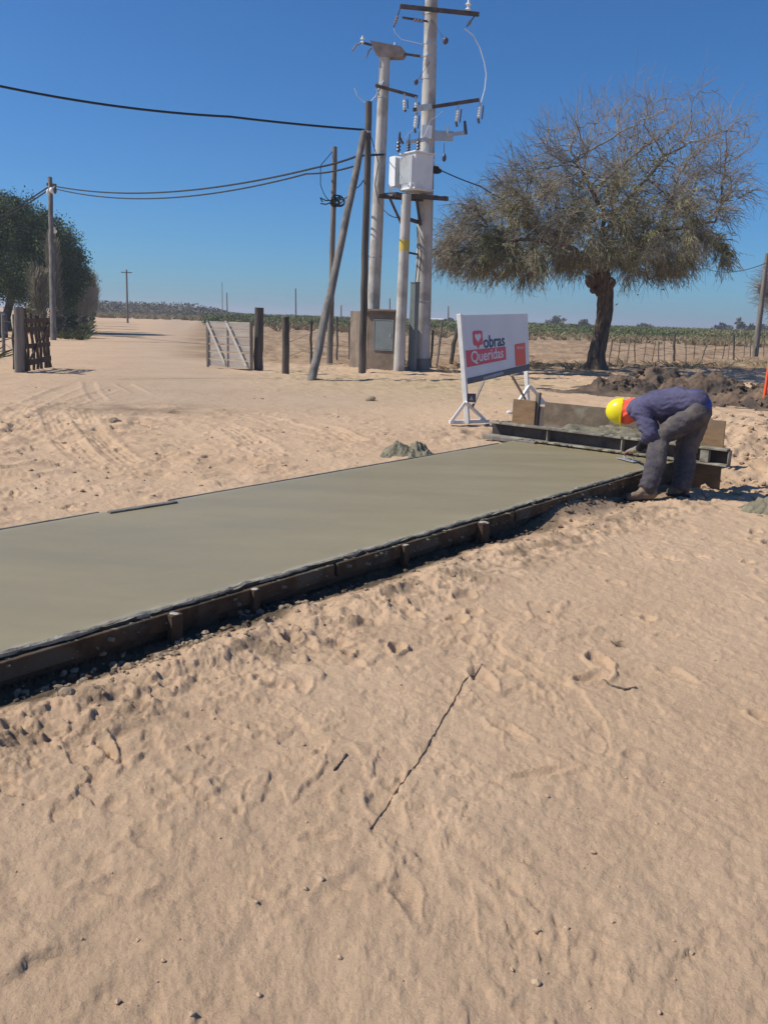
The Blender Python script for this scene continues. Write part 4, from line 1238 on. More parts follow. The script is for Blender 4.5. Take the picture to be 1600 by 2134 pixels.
# ------------------------------------------------------------------ gates and fence posts
def wood_post(px, py, ytop, r, label, mat='dark_wood', xtop=None, cat='post', group=None, name='gate_post', seed=1):
    A = on_ground(px, py)
    B = V(xtop or px, ytop, A[1])
    o = Pole(A, B, r, r * 0.95).shaft(M[mat], None, 12, 8, 0.012, seed, name)
    me = o.data
    off = Vector(A)
    me.transform(Matrix.Translation(-off)); o.location = off
    return tag(o, label, cat, group)


wood_post(42, 778, 640, 0.115, 'thick grey round gate post at the left of the track', 'grey_wood', 40, 'gate post', seed=3)
wood_post(538, 772, 641, 0.125, 'thick dark square-topped post that carries the pale board gate', 'dark_wood', 541, 'gate post', seed=5)
wood_post(596, 778, 661, 0.095, 'shorter dark post standing alone right of the pale gate', 'dark_wood', 596, 'gate post', seed=7)


def board_gate(A, B, h, z0, nslat, label, mat, stiles, diags, slat_h, name='board_gate', thick=0.025, seed=1, dark=None):
    A, B = np.array(A, float), np.array(B, float)
    A[2] = B[2] = 0
    d = B - A; L = float(np.linalg.norm(d)); d /= L
    n = np.array([d[1], -d[0], 0])
    if n[1] > 0: n = -n
    root = empty(name, (A + B) / 2 + [0, 0, z0], label, 'gate')
    rr = random.Random(seed)
    for i in range(nslat):
        z = z0 + slat_h / 2 + (h - slat_h) * i / (nslat - 1)
        c = (A + B) / 2 + up * z
        tl = rr.uniform(-0.012, 0.012)
        MB().box(c, (L * rr.uniform(0.96, 1.0), thick, slat_h * rr.uniform(0.85, 1.05)), (d + up * tl, n, up), 0.004).build('slat', mat, root)
    for s, w_, m_ in stiles:
        c = A + d * L * s + up * (z0 + h / 2) + n * (thick + 0.002)
        MB().box(c, (w_, thick, h + 0.06), (d, n, up), 0.004).build('stile', m_, root)
    for (s0, f0, s1, f1) in diags:
        a = A + d * L * s0 + up * (z0 + h * f0) + n * (thick * 2 + 0.006); b = A + d * L * s1 + up * (z0 + h * f1) + n * (thick * 2 + 0.006)
        MB().beam(a, b, 0.075, thick, n, 0.004).build('diagonal_brace', M['brace_wood'] if mat is not M['brown_wood'] else mat, root)
    return root


gA, gB = P(434, 767), P(527, 773)
gh = zat(480, 674, 22.7)
g = board_gate(gA, gB, gh - 0.02, 0.06, 6, 'pale bleached board gate with two diagonal braces standing open right of the track', M['pale_wood'],
               [(0.01, 0.07, M['grey_wood']), (0.43, 0.075, M['pale_wood']), (0.985, 0.09, M['dark_wood'])], [(0.02, 0.97, 0.40, 0.08), (0.46, 0.97, 0.88, 0.05)], 0.178)
lA, lB = P(56, 778), P(103, 771)
lB = lA + (lB - lA) * 1.0
lB = np.array([lA[0] + 0.62, lA[1] + 1.55, 0]) if False else P(104, 768) + np.array([-0.02, 0.35, 0])
# rustic gate of upright sticks, seen at a slant
def stick_gate():
    A = P(55, 777); B = V(104, 766, 20.7); B[2] = 0
    d = B - A; d[2] = 0; L = float(np.linalg.norm(d)); d /= L
    n = np.array([d[1], -d[0], 0])
    if n[1] > 0: n = -n
    root = empty('stick_gate', (A + B) / 2, 'dark brown rustic gate of crooked upright sticks beside the left gate post', 'gate')
    rr = random.Random(4)
    h0, h1 = zat(60, 640, A[1]), zat(103, 664, B[1])
    for k in range(7):
        s = [0.0, 0.14, 0.34, 0.50, 0.64, 0.82, 0.98][k]
        h = h0 + (h1 - h0) * s + rr.uniform(-.06, .04)
        p = A + d * L * s
        w_ = [0.05, 0.03, 0.036, 0.034, 0.042, 0.036, 0.055][k]
        path = [p + up * z + d * rr.uniform(-.025, .025) + n * rr.uniform(-.015, .015) for z in np.linspace(0.03, h, 7)]
        MB().tube(path, [w_ * rr.uniform(.85, 1.1) for _ in path], 8).build('upright_stick', M['brown_wood'], root, smooth=True)
    for z, hh in [(0.24, 0.13), (0.60, 0.11), (0.98, 0.12), (1.18, 0.10)]:
        MB().box((A + B) / 2 + up * z - n * 0.045, (L * 1.0, 0.025, hh), (d + up * rr.uniform(-.03, .03), n, up), 0.004).build('rail', M['brown_wood'], root)
    MB().beam(A + up * 0.25 - n * 0.075, B + up * 1.1 - n * 0.075, 0.07, 0.02, n).build('diagonal_brace', M['brown_wood'], root)


stick_gate()


def wire_fence(label, posts, wires, name='wire_fence', seed=1, cat='fence'):
    """posts: list of (px, py, ytop, xtop, r, mat)"""
    A = on_ground(posts[0][0], posts[0][1])
    root = empty(name, A, label, cat)
    rr = random.Random(seed)
    tops = []
    for (px, py, yt, xt, r, mt) in posts:
        a = P(px, py); a[2] = gz(a[0], a[1])
        b = V(xt, yt, a[1])
        k = 6
        path = [a + (b - a) * s + np.array([rr.uniform(-1, 1), rr.uniform(-1, 1), 0]) * r * 0.5 for s in np.linspace(-0.08, 1, k)]
        MB().tube(path, [r * rr.uniform(0.85, 1.15) for _ in path], 7).build('post', M[mt], root, smooth=True)
        tops.append((a, b))
    for f in wires:
        MB().tube([a + (b - a) * f + [0, -0.03, 0] for a, b in tops], 0.006, 4).build('wire', M['dark_steel'], root)
    return root


wire_fence('wire fence with thin dark stick posts between the thick pole and the white sign', [(897, 763, 688, 902, .035, 'dark_wood'), (910, 768, 668, 921, .035, 'grey_wood'), (938, 758, 684, 951, .07, 'dark_wood'), (958, 765, 690, 962, .04, 'dark_wood')], (0.3, 0.55, 0.8), seed=2)
wire_fence('wire fence with two thin stick posts behind the leaning strut', [(598, 772, 690, 598, .03, 'dark_wood'), (648, 757, 668, 648, .04, 'dark_wood'), (702, 752, 660, 702, .035, 'grey_wood'), (727, 752, 672, 727, .03, 'grey_wood')], (0.35, 0.7, 0.95), seed=3)
rr = random.Random(12)
pst = [(1268, 757, 706, 1275, .03, 'grey_wood')]
for i, px in enumerate([1286, 1305, 1322, 1340, 1358, 1372, 1384, 1404, 1428, 1444, 1462, 1486, 1504, 1516, 1527, 1548, 1562, 1590, 1606]):
    base = 757 + (px - 1268) * (-0.035)
    big = px in (1404, 1527)
    pst.append((px, base + (2 if big else rr.uniform(-3, 2)), (697 if big else 712 + rr.uniform(-8, 8)), px + rr.uniform(-2, 9), 0.05 if big else rr.uniform(.018, .03), 'dark_wood' if big or rr.random() < .4 else 'grey_wood'))
wire_fence('long rustic wire fence of many thin crooked sticks right of the twiggy tree', pst, (0.3, 0.6, 0.85), seed=4)
# fence left of the gate post
wire_fence('wire fence running out of the picture left of the thick gate post', [(29, 770, 655, 28, .03, 'dark_wood'), (8, 742, 655, 8, .05, 'grey_wood'), (-26, 740, 652, -27, .05, 'grey_wood')], (0.35, 0.6, 0.85), seed=5)

# distant poles
for px, py, yt, xt, r, lb in [(266, 660, 562, 264, .16, 'far wooden pole rising beyond the left bend of the track'), (617, 668, 601, 616, .2, 'far thin pole on the skyline between the gate and the strut'),
                              (474, 664, 610, 473, .17, 'dark far pole right of the pale thin mast behind the gate'), (464, 668, 588, 463, .1, 'pale thin mast on the skyline just behind the board gate'),
                              (711, 672, 636, 711, .2, 'tiny far pole on the skyline right of the thin wooden pole'), (934, 676, 638, 934, .2, 'tiny far pole on the skyline left of the sign'),
                              (813, 668, 622, 812, .2, 'tiny far pole on the skyline above the meter pillar')]:
    Yd = 95 if px in (266,) else 150
    a = V(px, py, Yd); a[2] = -0.3
    b = V(xt, yt, Yd)
    o = MB().tube([a, b], [r * .75, r * .55], 8).build('distant_pole', M['far_pole'], origin=a)
    if px == 266:
        MB().beam(b + [-.6, 0, -.3], b + [.6, 0, -.3], .1, .1).build('crossarm', M['far_pole'], o)
    tag(o, lb, 'utility pole', 'poles far off on the skyline')
A = on_ground(1572, 744); B = V(1598, 528, A[1])
o = MB().tube([A, (A + B) / 2, B], [0.17, 0.14, 0.11], 10).build('utility_pole', M['grey_wood'], origin=A, smooth=True)
tag(o, 'thin leaning wooden pole at the right edge in front of bare branches', 'utility pole')


# ------------------------------------------------------------------ works sign
def text_mesh(txt, size, ext=0.0015, shear=0.0, bold=0.0):
    cu = bpy.data.curves.new('lettering', 'FONT')
    cu.body = txt; cu.size = size; cu.extrude = ext; cu.shear = shear; cu.offset = bold; cu.resolution_u = 4
    ob = bpy.data.objects.new('lettering_source', cu)
    COL.objects.link(ob)
    dg = bpy.context.evaluated_depsgraph_get()
    me = bpy.data.meshes.new_from_object(ob.evaluated_get(dg))
    bpy.data.objects.remove(ob)
    return me


def works_sign():
    A = P(974, 884); A[2] = gz(A[0], A[1])
    YB = 14.75
    Bb = V(1104, 840, YB)
    tA, tB = V(957, 657, 12.12), V(1097, 654, YB + 0.1)
    mA, mB = V(968, 802, 12.05), V(1101, 772, YB)
    root = empty('works_sign', A, 'white works sign on a white tubular stand, red and navy lettering on its shaded face', 'sign')
    U = (mB - mA); L = float(np.linalg.norm(U)); U /= L
    W = (tA - mA); H = float(np.linalg.norm(W)); W /= H
    N = np.cross(U, W); N /= np.linalg.norm(N)
    if N[1] > 0: N = -N
    W = np.cross(N, U); W = W if W[2] > 0 else -W
    HB = float(np.linalg.norm(tB - mB))

    def pt(u, v, o=0.0):      # u 0..1 along, v 0..1 up
        lo = mA + (mB - mA) * u; hi = tA + (tB - tA) * u
        return lo + (hi - lo) * v + N * o
    up_ = np.array([0, 0, 1.0])
    # posts
    MB().beam(A + [0, 0, 0.03], tA + W * 0.02, 0.07, 0.06, U, bev=0.006).build('post', M['white_paint'], root)
    MB().beam(Bb + [0, 0, -0.02] - N * 0.04, tB - N * 0.06 - W * 0.03, 0.07, 0.06, U, bev=0.006).build('post', M['white_paint'], root)
    MB().prism([pt(0.014, 0, 0.004), pt(1.015, 0, 0.004), pt(1.015, 1, 0.004), pt(0.014, 1, 0.004)], -N * 0.02).build('panel', M['panel_white'], root)
    pn = [c for c in root.children if c.name.startswith('panel')][0]

    def flat(poly, o0, o1, name, mat):
        return MB().prism([pt(u, v, o0) for u, v in poly], N * (o1 - o0)).build(name, mat, pn)
    flat([(0.016, 0.0), (1.014, 0.0), (1.014, 0.115), (0.016, 0.085)], 0.004, 0.008, 'lower_band', M['panel_dark'])
    flat([(0.25, 0.012), (0.55, 0.030), (0.55, 0.075), (0.25, 0.055)], 0.008, 0.010, 'band_stripe', M['panel_sheen'])
    flat([(0.765, 0.118), (0.945, 0.120), (0.945, 0.50), (0.765, 0.49)], 0.004, 0.008, 'orange_block', M['sign_orange'])
    flat([(0.04, 0.245), (0.61, 0.262), (0.61, 0.475), (0.04, 0.49)], 0.004, 0.008, 'red_banner', M['sign_red'])
    # speech bubble with a heart
    bub = []
    x0, x1, y0, y1, rc = 0.145, 0.275, 0.545, 0.765, 0.03
    for cx, cy, a0_ in [(x1 - rc, y1 - rc, 0), (x0 + rc, y1 - rc, 90), (x0 + rc, y0 + rc, 180)]:
        for k in range(5):
            a = math.radians(a0_ + 22.5 * k); bub.append((cx + rc * math.cos(a), cy + rc * math.sin(a)))
    bub += [(0.188, y0), (0.208, 0.495), (0.232, y0)]
    for k in range(5):
        a = math.radians(270 + 22.5 * k); bub.append((x1 - rc + rc * math.cos(a), y0 + rc + rc * math.sin(a)))
    flat(bub, 0.004, 0.008, 'speech_bubble', M['sign_red'])
    hrt = []
    for k in range(24):
        t = 2 * math.pi * k / 24
        hx = 16 * math.sin(t) ** 3; hy = 13 * math.cos(t) - 5 * math.cos(2 * t) - 2 * math.cos(3 * t) - math.cos(4 * t)
        hrt.append((0.21 + hx * 0.0026, 0.665 + hy * 0.0046))
    flat(hrt, 0.008, 0.010, 'heart', M['panel_white'])

    def lettering(txt, u0, u1, v0, h, mat, o, shear=0.0, bold=0.01):
        me = text_mesh(txt, 1.0, 0.001, shear, bold)
        co = np.array([v.co[:] for v in me.vertices])
        wx = co[:, 0].max() - co[:, 0].min()
        uu = u0 + (co[:, 0] - co[:, 0].min()) / wx * (u1 - u0)
        vv = v0 + co[:, 1] * h
        for i, v in enumerate(me.vertices):
            v.co = Vector(pt(uu[i], vv[i], o + (0.002 if co[i, 2] > 0 else 0)) - world_loc(pn))
        me.name = 'lettering'
        return link('lettering', me, mat, pn)
    lettering('obras', 0.285, 0.60, 0.495, 0.265, M['sign_navy'], 0.005, 0.0, 0.014)
    lettering('Queridas', 0.10, 0.565, 0.305, 0.235, M['panel_white'], 0.009, 0.0, 0.012)
    lettering('Rioja', 0.80, 0.91, 0.405, 0.065, M['panel_white'], 0.009, 0.0, 0.0)
    # foot of the near post: a flat triangle of tubes
    l, r = P(936, 884), P(1018, 881)
    l[2] = r[2] = 0.03
    k = V(970, 838, 12.03)
    MB().beam(l, r, 0.055, 0.055, bev=0.006).build('foot_bar', M['white_paint'], root)
    MB().beam(l + [0.02, 0, 0], k, 0.05, 0.045, bev=0.005).build('foot_brace', M['white_paint'], root)
    MB().beam(r - [0.06, 0, 0], k, 0.05, 0.045, bev=0.005).build('foot_brace', M['white_paint'], root)
    dl = (r - l)
    MB().beam(Bb - dl * 0.45 + [0, 0, .0], Bb + dl * 0.5 + [0, 0, .0], 0.055, 0.055).build('foot_bar', M['white_paint'], root)
    kb = Bb + (tB - Bb) * 0.2
    MB().beam(Bb + dl * 0.45, kb, 0.05, 0.045).build('foot_brace', M['white_paint'], root)
    MB().beam(Bb - dl * 0.4, kb, 0.05, 0.045).build('foot_brace', M['white_paint'], root)
    # thin braces under the panel
    MB().beam(V(984, 848, 12.1), pt(0.28, -0.02, -0.03), 0.03, 0.03).build('thin_brace', M['old_concrete'], root)
    MB().beam(V(1094, 832, YB), pt(0.72, -0.02, -0.03), 0.03, 0.03).build('thin_brace', M['old_concrete'], root)
    # small dark plate low on the near post
    c = V(982, 829, 12.0)
    o = MB().box(c, (0.125, 0.012, 0.125), (U * [1, 1, 0] / np.linalg.norm(U[:2]) if False else np.array([1.0, 0.1, 0]), (-.1, 1, 0), up_)).build('small_plate', M['panel_dark'], root)
    MB().prism([c + np.array([-.03, -.012, -.035]), c + np.array([.03, -.012, -.035]), c + np.array([0.0, -.012, .035])], (0, -0.003, 0)).build('plate_mark', M['panel_sheen'], o)


works_sign()

# ------------------------------------------------------------------ orange barrier at the right edge
def barrier():
    A = on_ground(1589, 850)
    root = empty('road_barrier', A, 'orange painted leg of a road barrier cut by the right edge of the picture', 'barrier')
    t = V(1604, 745, A[1])
    MB().beam(A, t, 0.07, 0.05, bev=0.006).build('leg', M['orange_paint'], root)
    MB().beam(A + [0.45, -0.05, 0], t + [0.02, 0.06, 0], 0.07, 0.05, bev=0.006).build('leg', M['orange_paint'], root)
    MB().box(t + [0.62, -0.05, -0.12], (1.2, 0.025, 0.24), bev=0.004).build('board', M['orange_paint'], root)
    MB().box(t + [0.62, -0.07, -0.55], (1.2, 0.025, 0.18), bev=0.004).build('board', M['orange_paint'], root)
    MB().beam(A + [1.2, 0, 0], t + [1.15, 0, 0], 0.07, 0.05, bev=0.006).build('leg', M['orange_paint'], root)


barrier()
#SPLIT2


# ------------------------------------------------------------------ the twiggy tree
def in_poly(px, py, poly):
    n = len(poly); c = np.zeros(len(px), bool); j = n - 1
    for i in range(n):
        xi, yi = poly[i]; xj, yj = poly[j]
        c ^= ((yi > py) != (yj > py)) & (px < (xj - xi) * (py - yi) / (yj - yi + 1e-9) + xi)
        j = i
    return c


def colonize(att, start, step=0.33, infl=4.0, kill=0.5, iters=140, rng=None):
    nodes = [np.array(p, float) for p, _ in start]; par = [q for _, q in start]
    N = np.array(nodes)
    d = np.linalg.norm(att[:, None] - N[None], axis=2)
    near = d.argmin(1); nd = d.min(1)
    alive = np.ones(len(att), bool)
    for it in range(iters):
        act = alive & (nd < infl)
        if not act.any(): break
        ids = near[act]
        dirs = att[act] - N[ids]
        dirs /= np.linalg.norm(dirs, axis=1, keepdims=True) + 1e-9
        u, inv = np.unique(ids, return_inverse=True)
        acc = np.zeros((len(u), 3)); np.add.at(acc, inv, dirs)
        acc += rng.normal(size=acc.shape) * 0.25
        acc /= np.linalg.norm(acc, axis=1, keepdims=True) + 1e-9
        new = N[u] + acc * step
        n0 = len(N)
        N = np.vstack([N, new]); par += [int(k) for k in u]
        d = np.linalg.norm(att[:, None] - new[None], axis=2)
        b = d.argmin(1); bd = d.min(1)
        up_ = bd < nd
        near[up_] = b[up_] + n0; nd[up_] = bd[up_]
        alive &= nd > kill
    return N, np.array(par)


def twiggy_tree():
    rng = np.random.default_rng(21)
    YT = 28.4
    base = P(1243, 771); base[2] = gz(base[0], base[1])
    YT = base[1]
    sil = [(905, 505), (925, 552), (985, 568), (1060, 580), (1130, 578), (1200, 566), (1245, 555), (1300, 560), (1370, 585), (1440, 575), (1465, 510), (1490, 440), (1490, 380),
           (1545, 290), (1510, 232), (1450, 215), (1390, 190), (1335, 165), (1290, 225), (1215, 215), (1160, 240), (1120, 285), (1070, 335), (1010, 395), (950, 440), (915, 475)]
    px = rng.uniform(895, 1570, 26000); py = rng.uniform(160, 595, 26000)
    ok = in_poly(px, py, sil)
    px, py = px[ok], py[ok]
    # density: most in the lower middle, thin towards the top
    dens = np.clip((py - 150) / 260, 0.12, 1.0)
    k = rng.random(len(px)) < dens
    px, py = px[k][:1900], py[k][:1900]
    half = np.clip(1 - ((px - 1235) / 345) ** 2, 0.05, 1) ** 0.5 * np.clip((py - 120) / 220, 0.35, 1.0) * 4.6
    dy = rng.uniform(-1, 1, len(px)) * half
    att = np.array([V(a, b, YT) for a, b in zip(px, py)])
    att[:, 1] += dy
    # trunk and first limbs
    tr = [(1243, 775, 0.32, 0), (1244, 735, .265, 0), (1252, 690, .24, 0.03), (1261, 645, .235, .05), (1262, 615, .25, .05), (1254, 592, .32, .02), (1250, 570, .30, 0)]
    tp = [V(a, b, YT) + [0, c, 0] for a, b, _, c in tr]
    tp[0][2] = base[2] - 0.2
    start = [(tp[-1], -1)]
    def limb(pts, frm):
        last = frm
        for (a, b, c) in pts:
            p1_ = V(a, b, YT) + [0, c, 0]
            p0_ = start[last][0]
            n = max(1, int(np.linalg.norm(p1_ - p0_) / 0.35))
            for i in range(1, n + 1):
                start.append((p0_ + (p1_ - p0_) * i / n + rng.normal(size=3) * 0.03, last)); last = len(start) - 1
        return last
    limb([(1235, 545, 0), (1190, 525, -0.5), (1110, 505, -1.0), (1020, 505, -1.0)], 0)
    limb([(1225, 540, 0.3), (1160, 490, 1.2), (1080, 440, 1.6)], 0)
    limb([(1262, 540, 0), (1310, 505, -.8), (1390, 480, -1.2), (1460, 470, -1)], 0)
    limb([(1255, 530, 0.2), (1275, 470, 0.8), (1330, 400, 1.0), (1400, 320, .6)], 0)
    limb([(1250, 530, -0.2), (1240, 450, -1.0), (1200, 380, -1.0), (1180, 320, -.5)], 0)
    N, par = colonize(att, start, rng=rng)
    n = len(N)
    cnt = np.ones(n)
    for i in range(n - 1, 0, -1): cnt[par[i]] += cnt[i]
    rad = 0.0085 * cnt ** 0.40
    rad = np.minimum(rad, 0.26)
    root = empty('twiggy_tree', base, 'nearly leafless spreading tree with crooked dark trunk and lopsided olive brown twig crown', 'tree')
    # trunk with burrs
    rr = random.Random(2)
    path, rads = [], []
    for i in range(len(tp) - 1):
        for s in np.linspace(0, 1, 5, endpoint=False):
            path.append(tp[i] + (tp[i + 1] - tp[i]) * s); rads.append(tr[i][2] + (tr[i + 1][2] - tr[i][2]) * s)
    path.append(tp[-1]); rads.append(tr[-1][2])
    mb = MB().tube(path, rads, 22)
    o = mb.build('trunk', M['bark'], root, smooth=True)
    co = np.array([v.co[:] for v in o.data.vertices])
    ctr = np.array(path) - base
    for i, v in enumerate(o.data.vertices):
        c = ctr[min(i // 22, len(ctr) - 1)]
        d = co[i] - c
        a = math.atan2(d[1], d[0])
        k = 1 + 0.10 * math.sin(3 * a + co[i][2] * 1.7) + 0.08 * math.sin(7 * a + co[i][2] * 2.3) + 0.16 * float(fbm(np.array([a * 1.2 + 5]), np.array([co[i][2] * 2.5]), 3, 501)[0])
        if co[i][2] < 0.3: k *= 1 + 0.5 * (0.3 - co[i][2])
        v.co = Vector(c + d * k)
    mb = MB()
    for (x, y, r) in [(1232, 585, .2), (1272, 590, .17), (1270, 600, .13), (1234, 603, .12), (1258, 558, .22), (1238, 560, .2)]:
        mb.blob(V(x, y, YT - .12), (r, r, r * 1.1), int(x + y), 0.5)
    mb.build('burrs', M['bark'], root, smooth=True)['kind'] = 'stuff'
    # limbs
    i = np.arange(1, n)
    P0, P1 = N[par[i]], N[i]
    r0 = np.minimum(rad[par[i]], rad[i] * 1.35); r1 = rad[i]
    thick = r1 > 0.03
    for sel, nm, sd_, kind in [(thick, 'limb', 7, None), (~thick, 'branches', 4, 'stuff')]:
        mid = (P0[sel] + P1[sel]) / 2 + rng.normal(size=(sel.sum(), 3)) * 0.025
        d = P1[sel] - P0[sel]
        pa = np.stack([P0[sel] - d * 0.05, mid, P1[sel] + d * 0.05], 1)
        ra = np.stack([r0[sel], (r0[sel] + r1[sel]) / 2, r1[sel]], 1)
        v, f = tubes_np(pa, ra, sd_)
        o = np_mesh(nm, v, f, M['bark'] if nm == 'limb' else M['twig'], root, smooth=True)
        if kind: o['kind'] = kind
    # fine twigs
    ends = np.nonzero(rad < 0.030)[0]
    NT = 13000
    we = 0.16 + 0.84 * np.clip(1.15 - (N[ends][:, 2] - tp[-1][2]) / 3.2, 0, 1)
    src = rng.choice(ends, NT, p=we / we.sum())
    p = N[src] + rng.normal(size=(NT, 3)) * 0.05
    bd = N[src] - N[par[src]]
    bd /= np.linalg.norm(bd, axis=1, keepdims=True) + 1e-9
    hub = V(1250, 545, YT)
    outw = p - hub; outw /= np.linalg.norm(outw, axis=1, keepdims=True) + 1e-9
    zrel = (p[:, 2] - hub[2])
    low = np.clip(1.1 - zrel / 3.0, 0, 1)
    d = 0.8 * bd + 0.55 * outw + rng.normal(size=(NT, 3)) * 0.55
    d[:, 2] += 0.35 * (1 - low) + 0.05 * low
    d /= np.linalg.norm(d, axis=1, keepdims=True)
    L = rng.uniform(0.35, 1.0, NT) * (0.8 + 0.35 * (1 - low))
    K = 5
    pts = [p]
    cur = p.copy(); dd = d.copy()
    for s in range(K - 1):
        dd = dd + rng.normal(size=(NT, 3)) * 0.16
        dd[:, 2] -= 0.22 * low + 0.02
        dd /= np.linalg.norm(dd, axis=1, keepdims=True)
        cur = cur + dd * (L / (K - 1))[:, None]
        pts.append(cur)
    paths = np.stack(pts, 1)
    base_r = rng.uniform(0.006, 0.010, NT)
    radii = base_r[:, None] * np.linspace(1, 0.5, K)[None]
    v, f = tubes_np(paths, radii, 3)
    o = np_mesh('twigs', v, f, M['twig'], root, smooth=True); o['kind'] = 'stuff'
    # second order side twigs
    M2 = 14000
    j = rng.integers(0, NT, M2); kk = rng.integers(1, K, M2)
    p = paths[j, kk]
    d = paths[j, kk] - paths[j, kk - 1]; d /= np.linalg.norm(d, axis=1, keepdims=True) + 1e-9
    d = d + rng.normal(size=(M2, 3)) * 0.6
    d[:, 2] -= 0.25 * low[j]
    d /= np.linalg.norm(d, axis=1, keepdims=True)
    L = rng.uniform(0.15, 0.45, M2)
    p2 = p + d * (L / 2)[:, None]; d2 = d + rng.normal(size=(M2, 3)) * 0.25; d2[:, 2] -= 0.2 * low[j]
    p3 = p2 + d2 * (L / 2)[:, None]
    v, f = tubes_np(np.stack([p, p2, p3], 1), np.tile([0.006, 0.0045, 0.003], (M2, 1)), 3)
    o = np_mesh('twigs', v, f, M['twig'], root, smooth=True); o['kind'] = 'stuff'
    # sparse olive leaflets on the lower crown and a few green tufts
    wgt = low ** 1.3
    dens_n = fbm(paths[:, 0, 0] * 0.8, paths[:, 0, 2] * 0.8 + paths[:, 0, 1] * 0.6, 3, 511)
    wgt = wgt * np.clip(0.45 + 1.5 * dens_n, 0.05, 1)
    wgt /= wgt.sum()
    NL = 38000
    j = rng.choice(NT, NL, p=wgt); t = rng.uniform(0.2, 3.999, NL); k0 = t.astype(int); fr = (t - k0)[:, None]
    c = paths[j, k0] * (1 - fr) + paths[j, k0 + 1] * fr
    dirs = paths[j, k0 + 1] - paths[j, k0]; dirs /= np.linalg.norm(dirs, axis=1, keepdims=True) + 1e-9
    c = c + rng.normal(size=c.shape) * 0.03
    dirs[:, 2] -= 0.35
    v, f = leaf_quads(c, rng.uniform(0.08, 0.22, NL), rng, aspect=0.15, dirs=dirs)
    o = np_mesh('foliage', v, f, M['leaf_olive'], root); o['kind'] = 'stuff'
    cs = []
    for (x, y, oy, s, m_) in [(1345, 335, -1, .38, 260), (1320, 350, .5, .3, 160), (1270, 520, -3, .5, 200), (1190, 470, -2.5, .6, 260), (1300, 470, -3, .5, 220)]:
        cs.append(V(x, y, YT) + [0, oy, 0] + rng.normal(size=(m_, 3)) * s)
    c = np.concatenate(cs)
    v, f = leaf_quads(c, rng.uniform(0.08, 0.17, len(c)), rng, aspect=0.3)
    o = np_mesh('green_tufts', v, f, M['leaf_vine'], root); o['kind'] = 'stuff'


twiggy_tree()


# ------------------------------------------------------------------ leafy and bare vegetation
def leafy_tree(name, label, lobes, trunk, nleaf, size, mat, seed, cat='tree', group=None, trunk_r=0.2, hollow=0.45, aspect=0.55):
    rng = np.random.default_rng(seed)
    base = np.array(trunk[0], float)
    root = empty(name, base, label, cat, group)
    mb = MB().tube(trunk, list(np.linspace(trunk_r, trunk_r * 0.6, len(trunk))), 9)
    mb.build('trunk', M['bark'], root, smooth=True)
    vol = np.array([r[0] * r[1] * r[2] for _, r in lobes]) ** (2 / 3)
    # limbs reach from trunk top into the lobes
    lm = MB()
    for c, r in lobes:
        a, b = np.array(trunk[-1], float), np.array(c, float)
        lm.tube([a, (a + b) / 2 + rng.normal(size=3) * 0.1 * np.linalg.norm(b - a) * .3, b], [trunk_r * 0.45, trunk_r * 0.3, trunk_r * 0.12], 6)
    lm.build('limbs', M['bark'], root, smooth=True)
    pick = rng.choice(len(lobes), nleaf, p=vol / vol.sum())
    dirs = rng.normal(size=(nleaf, 3)); dirs /= np.linalg.norm(dirs, axis=1, keepdims=True)
    # clumps: bunch directions round random sprays
    ns = max(20, nleaf // 45)
    spd = rng.normal(size=(ns, 3)); spd /= np.linalg.norm(spd, axis=1, keepdims=True)
    spr = rng.uniform(hollow, 1.08, ns) ** 0.7
    spk = rng.choice(len(lobes), ns, p=vol / vol.sum())
    sid = rng.integers(0, ns, nleaf)
    C = np.array([c for c, _ in lobes]); R = np.array([r for _, r in lobes])
    centre = C[spk] + spd * spr[:, None] * R[spk]
    pts = centre[sid] + rng.normal(size=(nleaf, 3)) * (R[spk[sid]].mean(1) * 0.13)[:, None]
    pts[:, 2] = np.maximum(pts[:, 2], base[2] + 0.1)
    out = spd[sid]
    v, f = leaf_quads(pts, rng.uniform(0.7, 1.3, nleaf) * size, rng, aspect=aspect, dirs=out * 0.6 + rng.normal(size=(nleaf, 3)) * 0.5)
    o = np_mesh('crown', v, f, mat, root); o['kind'] = 'stuff'
    return root


YL = 51.0
def Lp(x, y, dy=0.0): return V(x, y, YL) + [0, dy, 0]
s_ = YL / 1700
tr0 = P(16, 690); tr0 = V(16, 690, YL); tr0[2] = 0
leafy_tree('leafy_tree', 'big dense dark green tree at the left edge of the picture', [
    (Lp(30, 470), (62 * s_, 2.4, 55 * s_)), (Lp(-60, 480), (80 * s_, 2.6, 62 * s_)), (Lp(95, 520, .3), (62 * s_, 2.4, 60 * s_)), (Lp(135, 560, .6), (38 * s_, 1.8, 55 * s_)), (Lp(20, 560), (85 * s_, 2.6, 60 * s_)),
    (Lp(75, 585, -.5), (70 * s_, 2.4, 48 * s_)), (Lp(-80, 570), (80 * s_, 2.6, 62 * s_)), (Lp(10, 430), (36 * s_, 1.6, 22 * s_)), (Lp(85, 480), (45 * s_, 1.8, 34 * s_)), (Lp(110, 600, .6), (50 * s_, 1.8, 45 * s_))],
    [tr0, Lp(14, 660), Lp(22, 630), Lp(30, 590)], 115000, 0.13, M['leaf_dark'], 31, trunk_r=0.3, hollow=0.25)


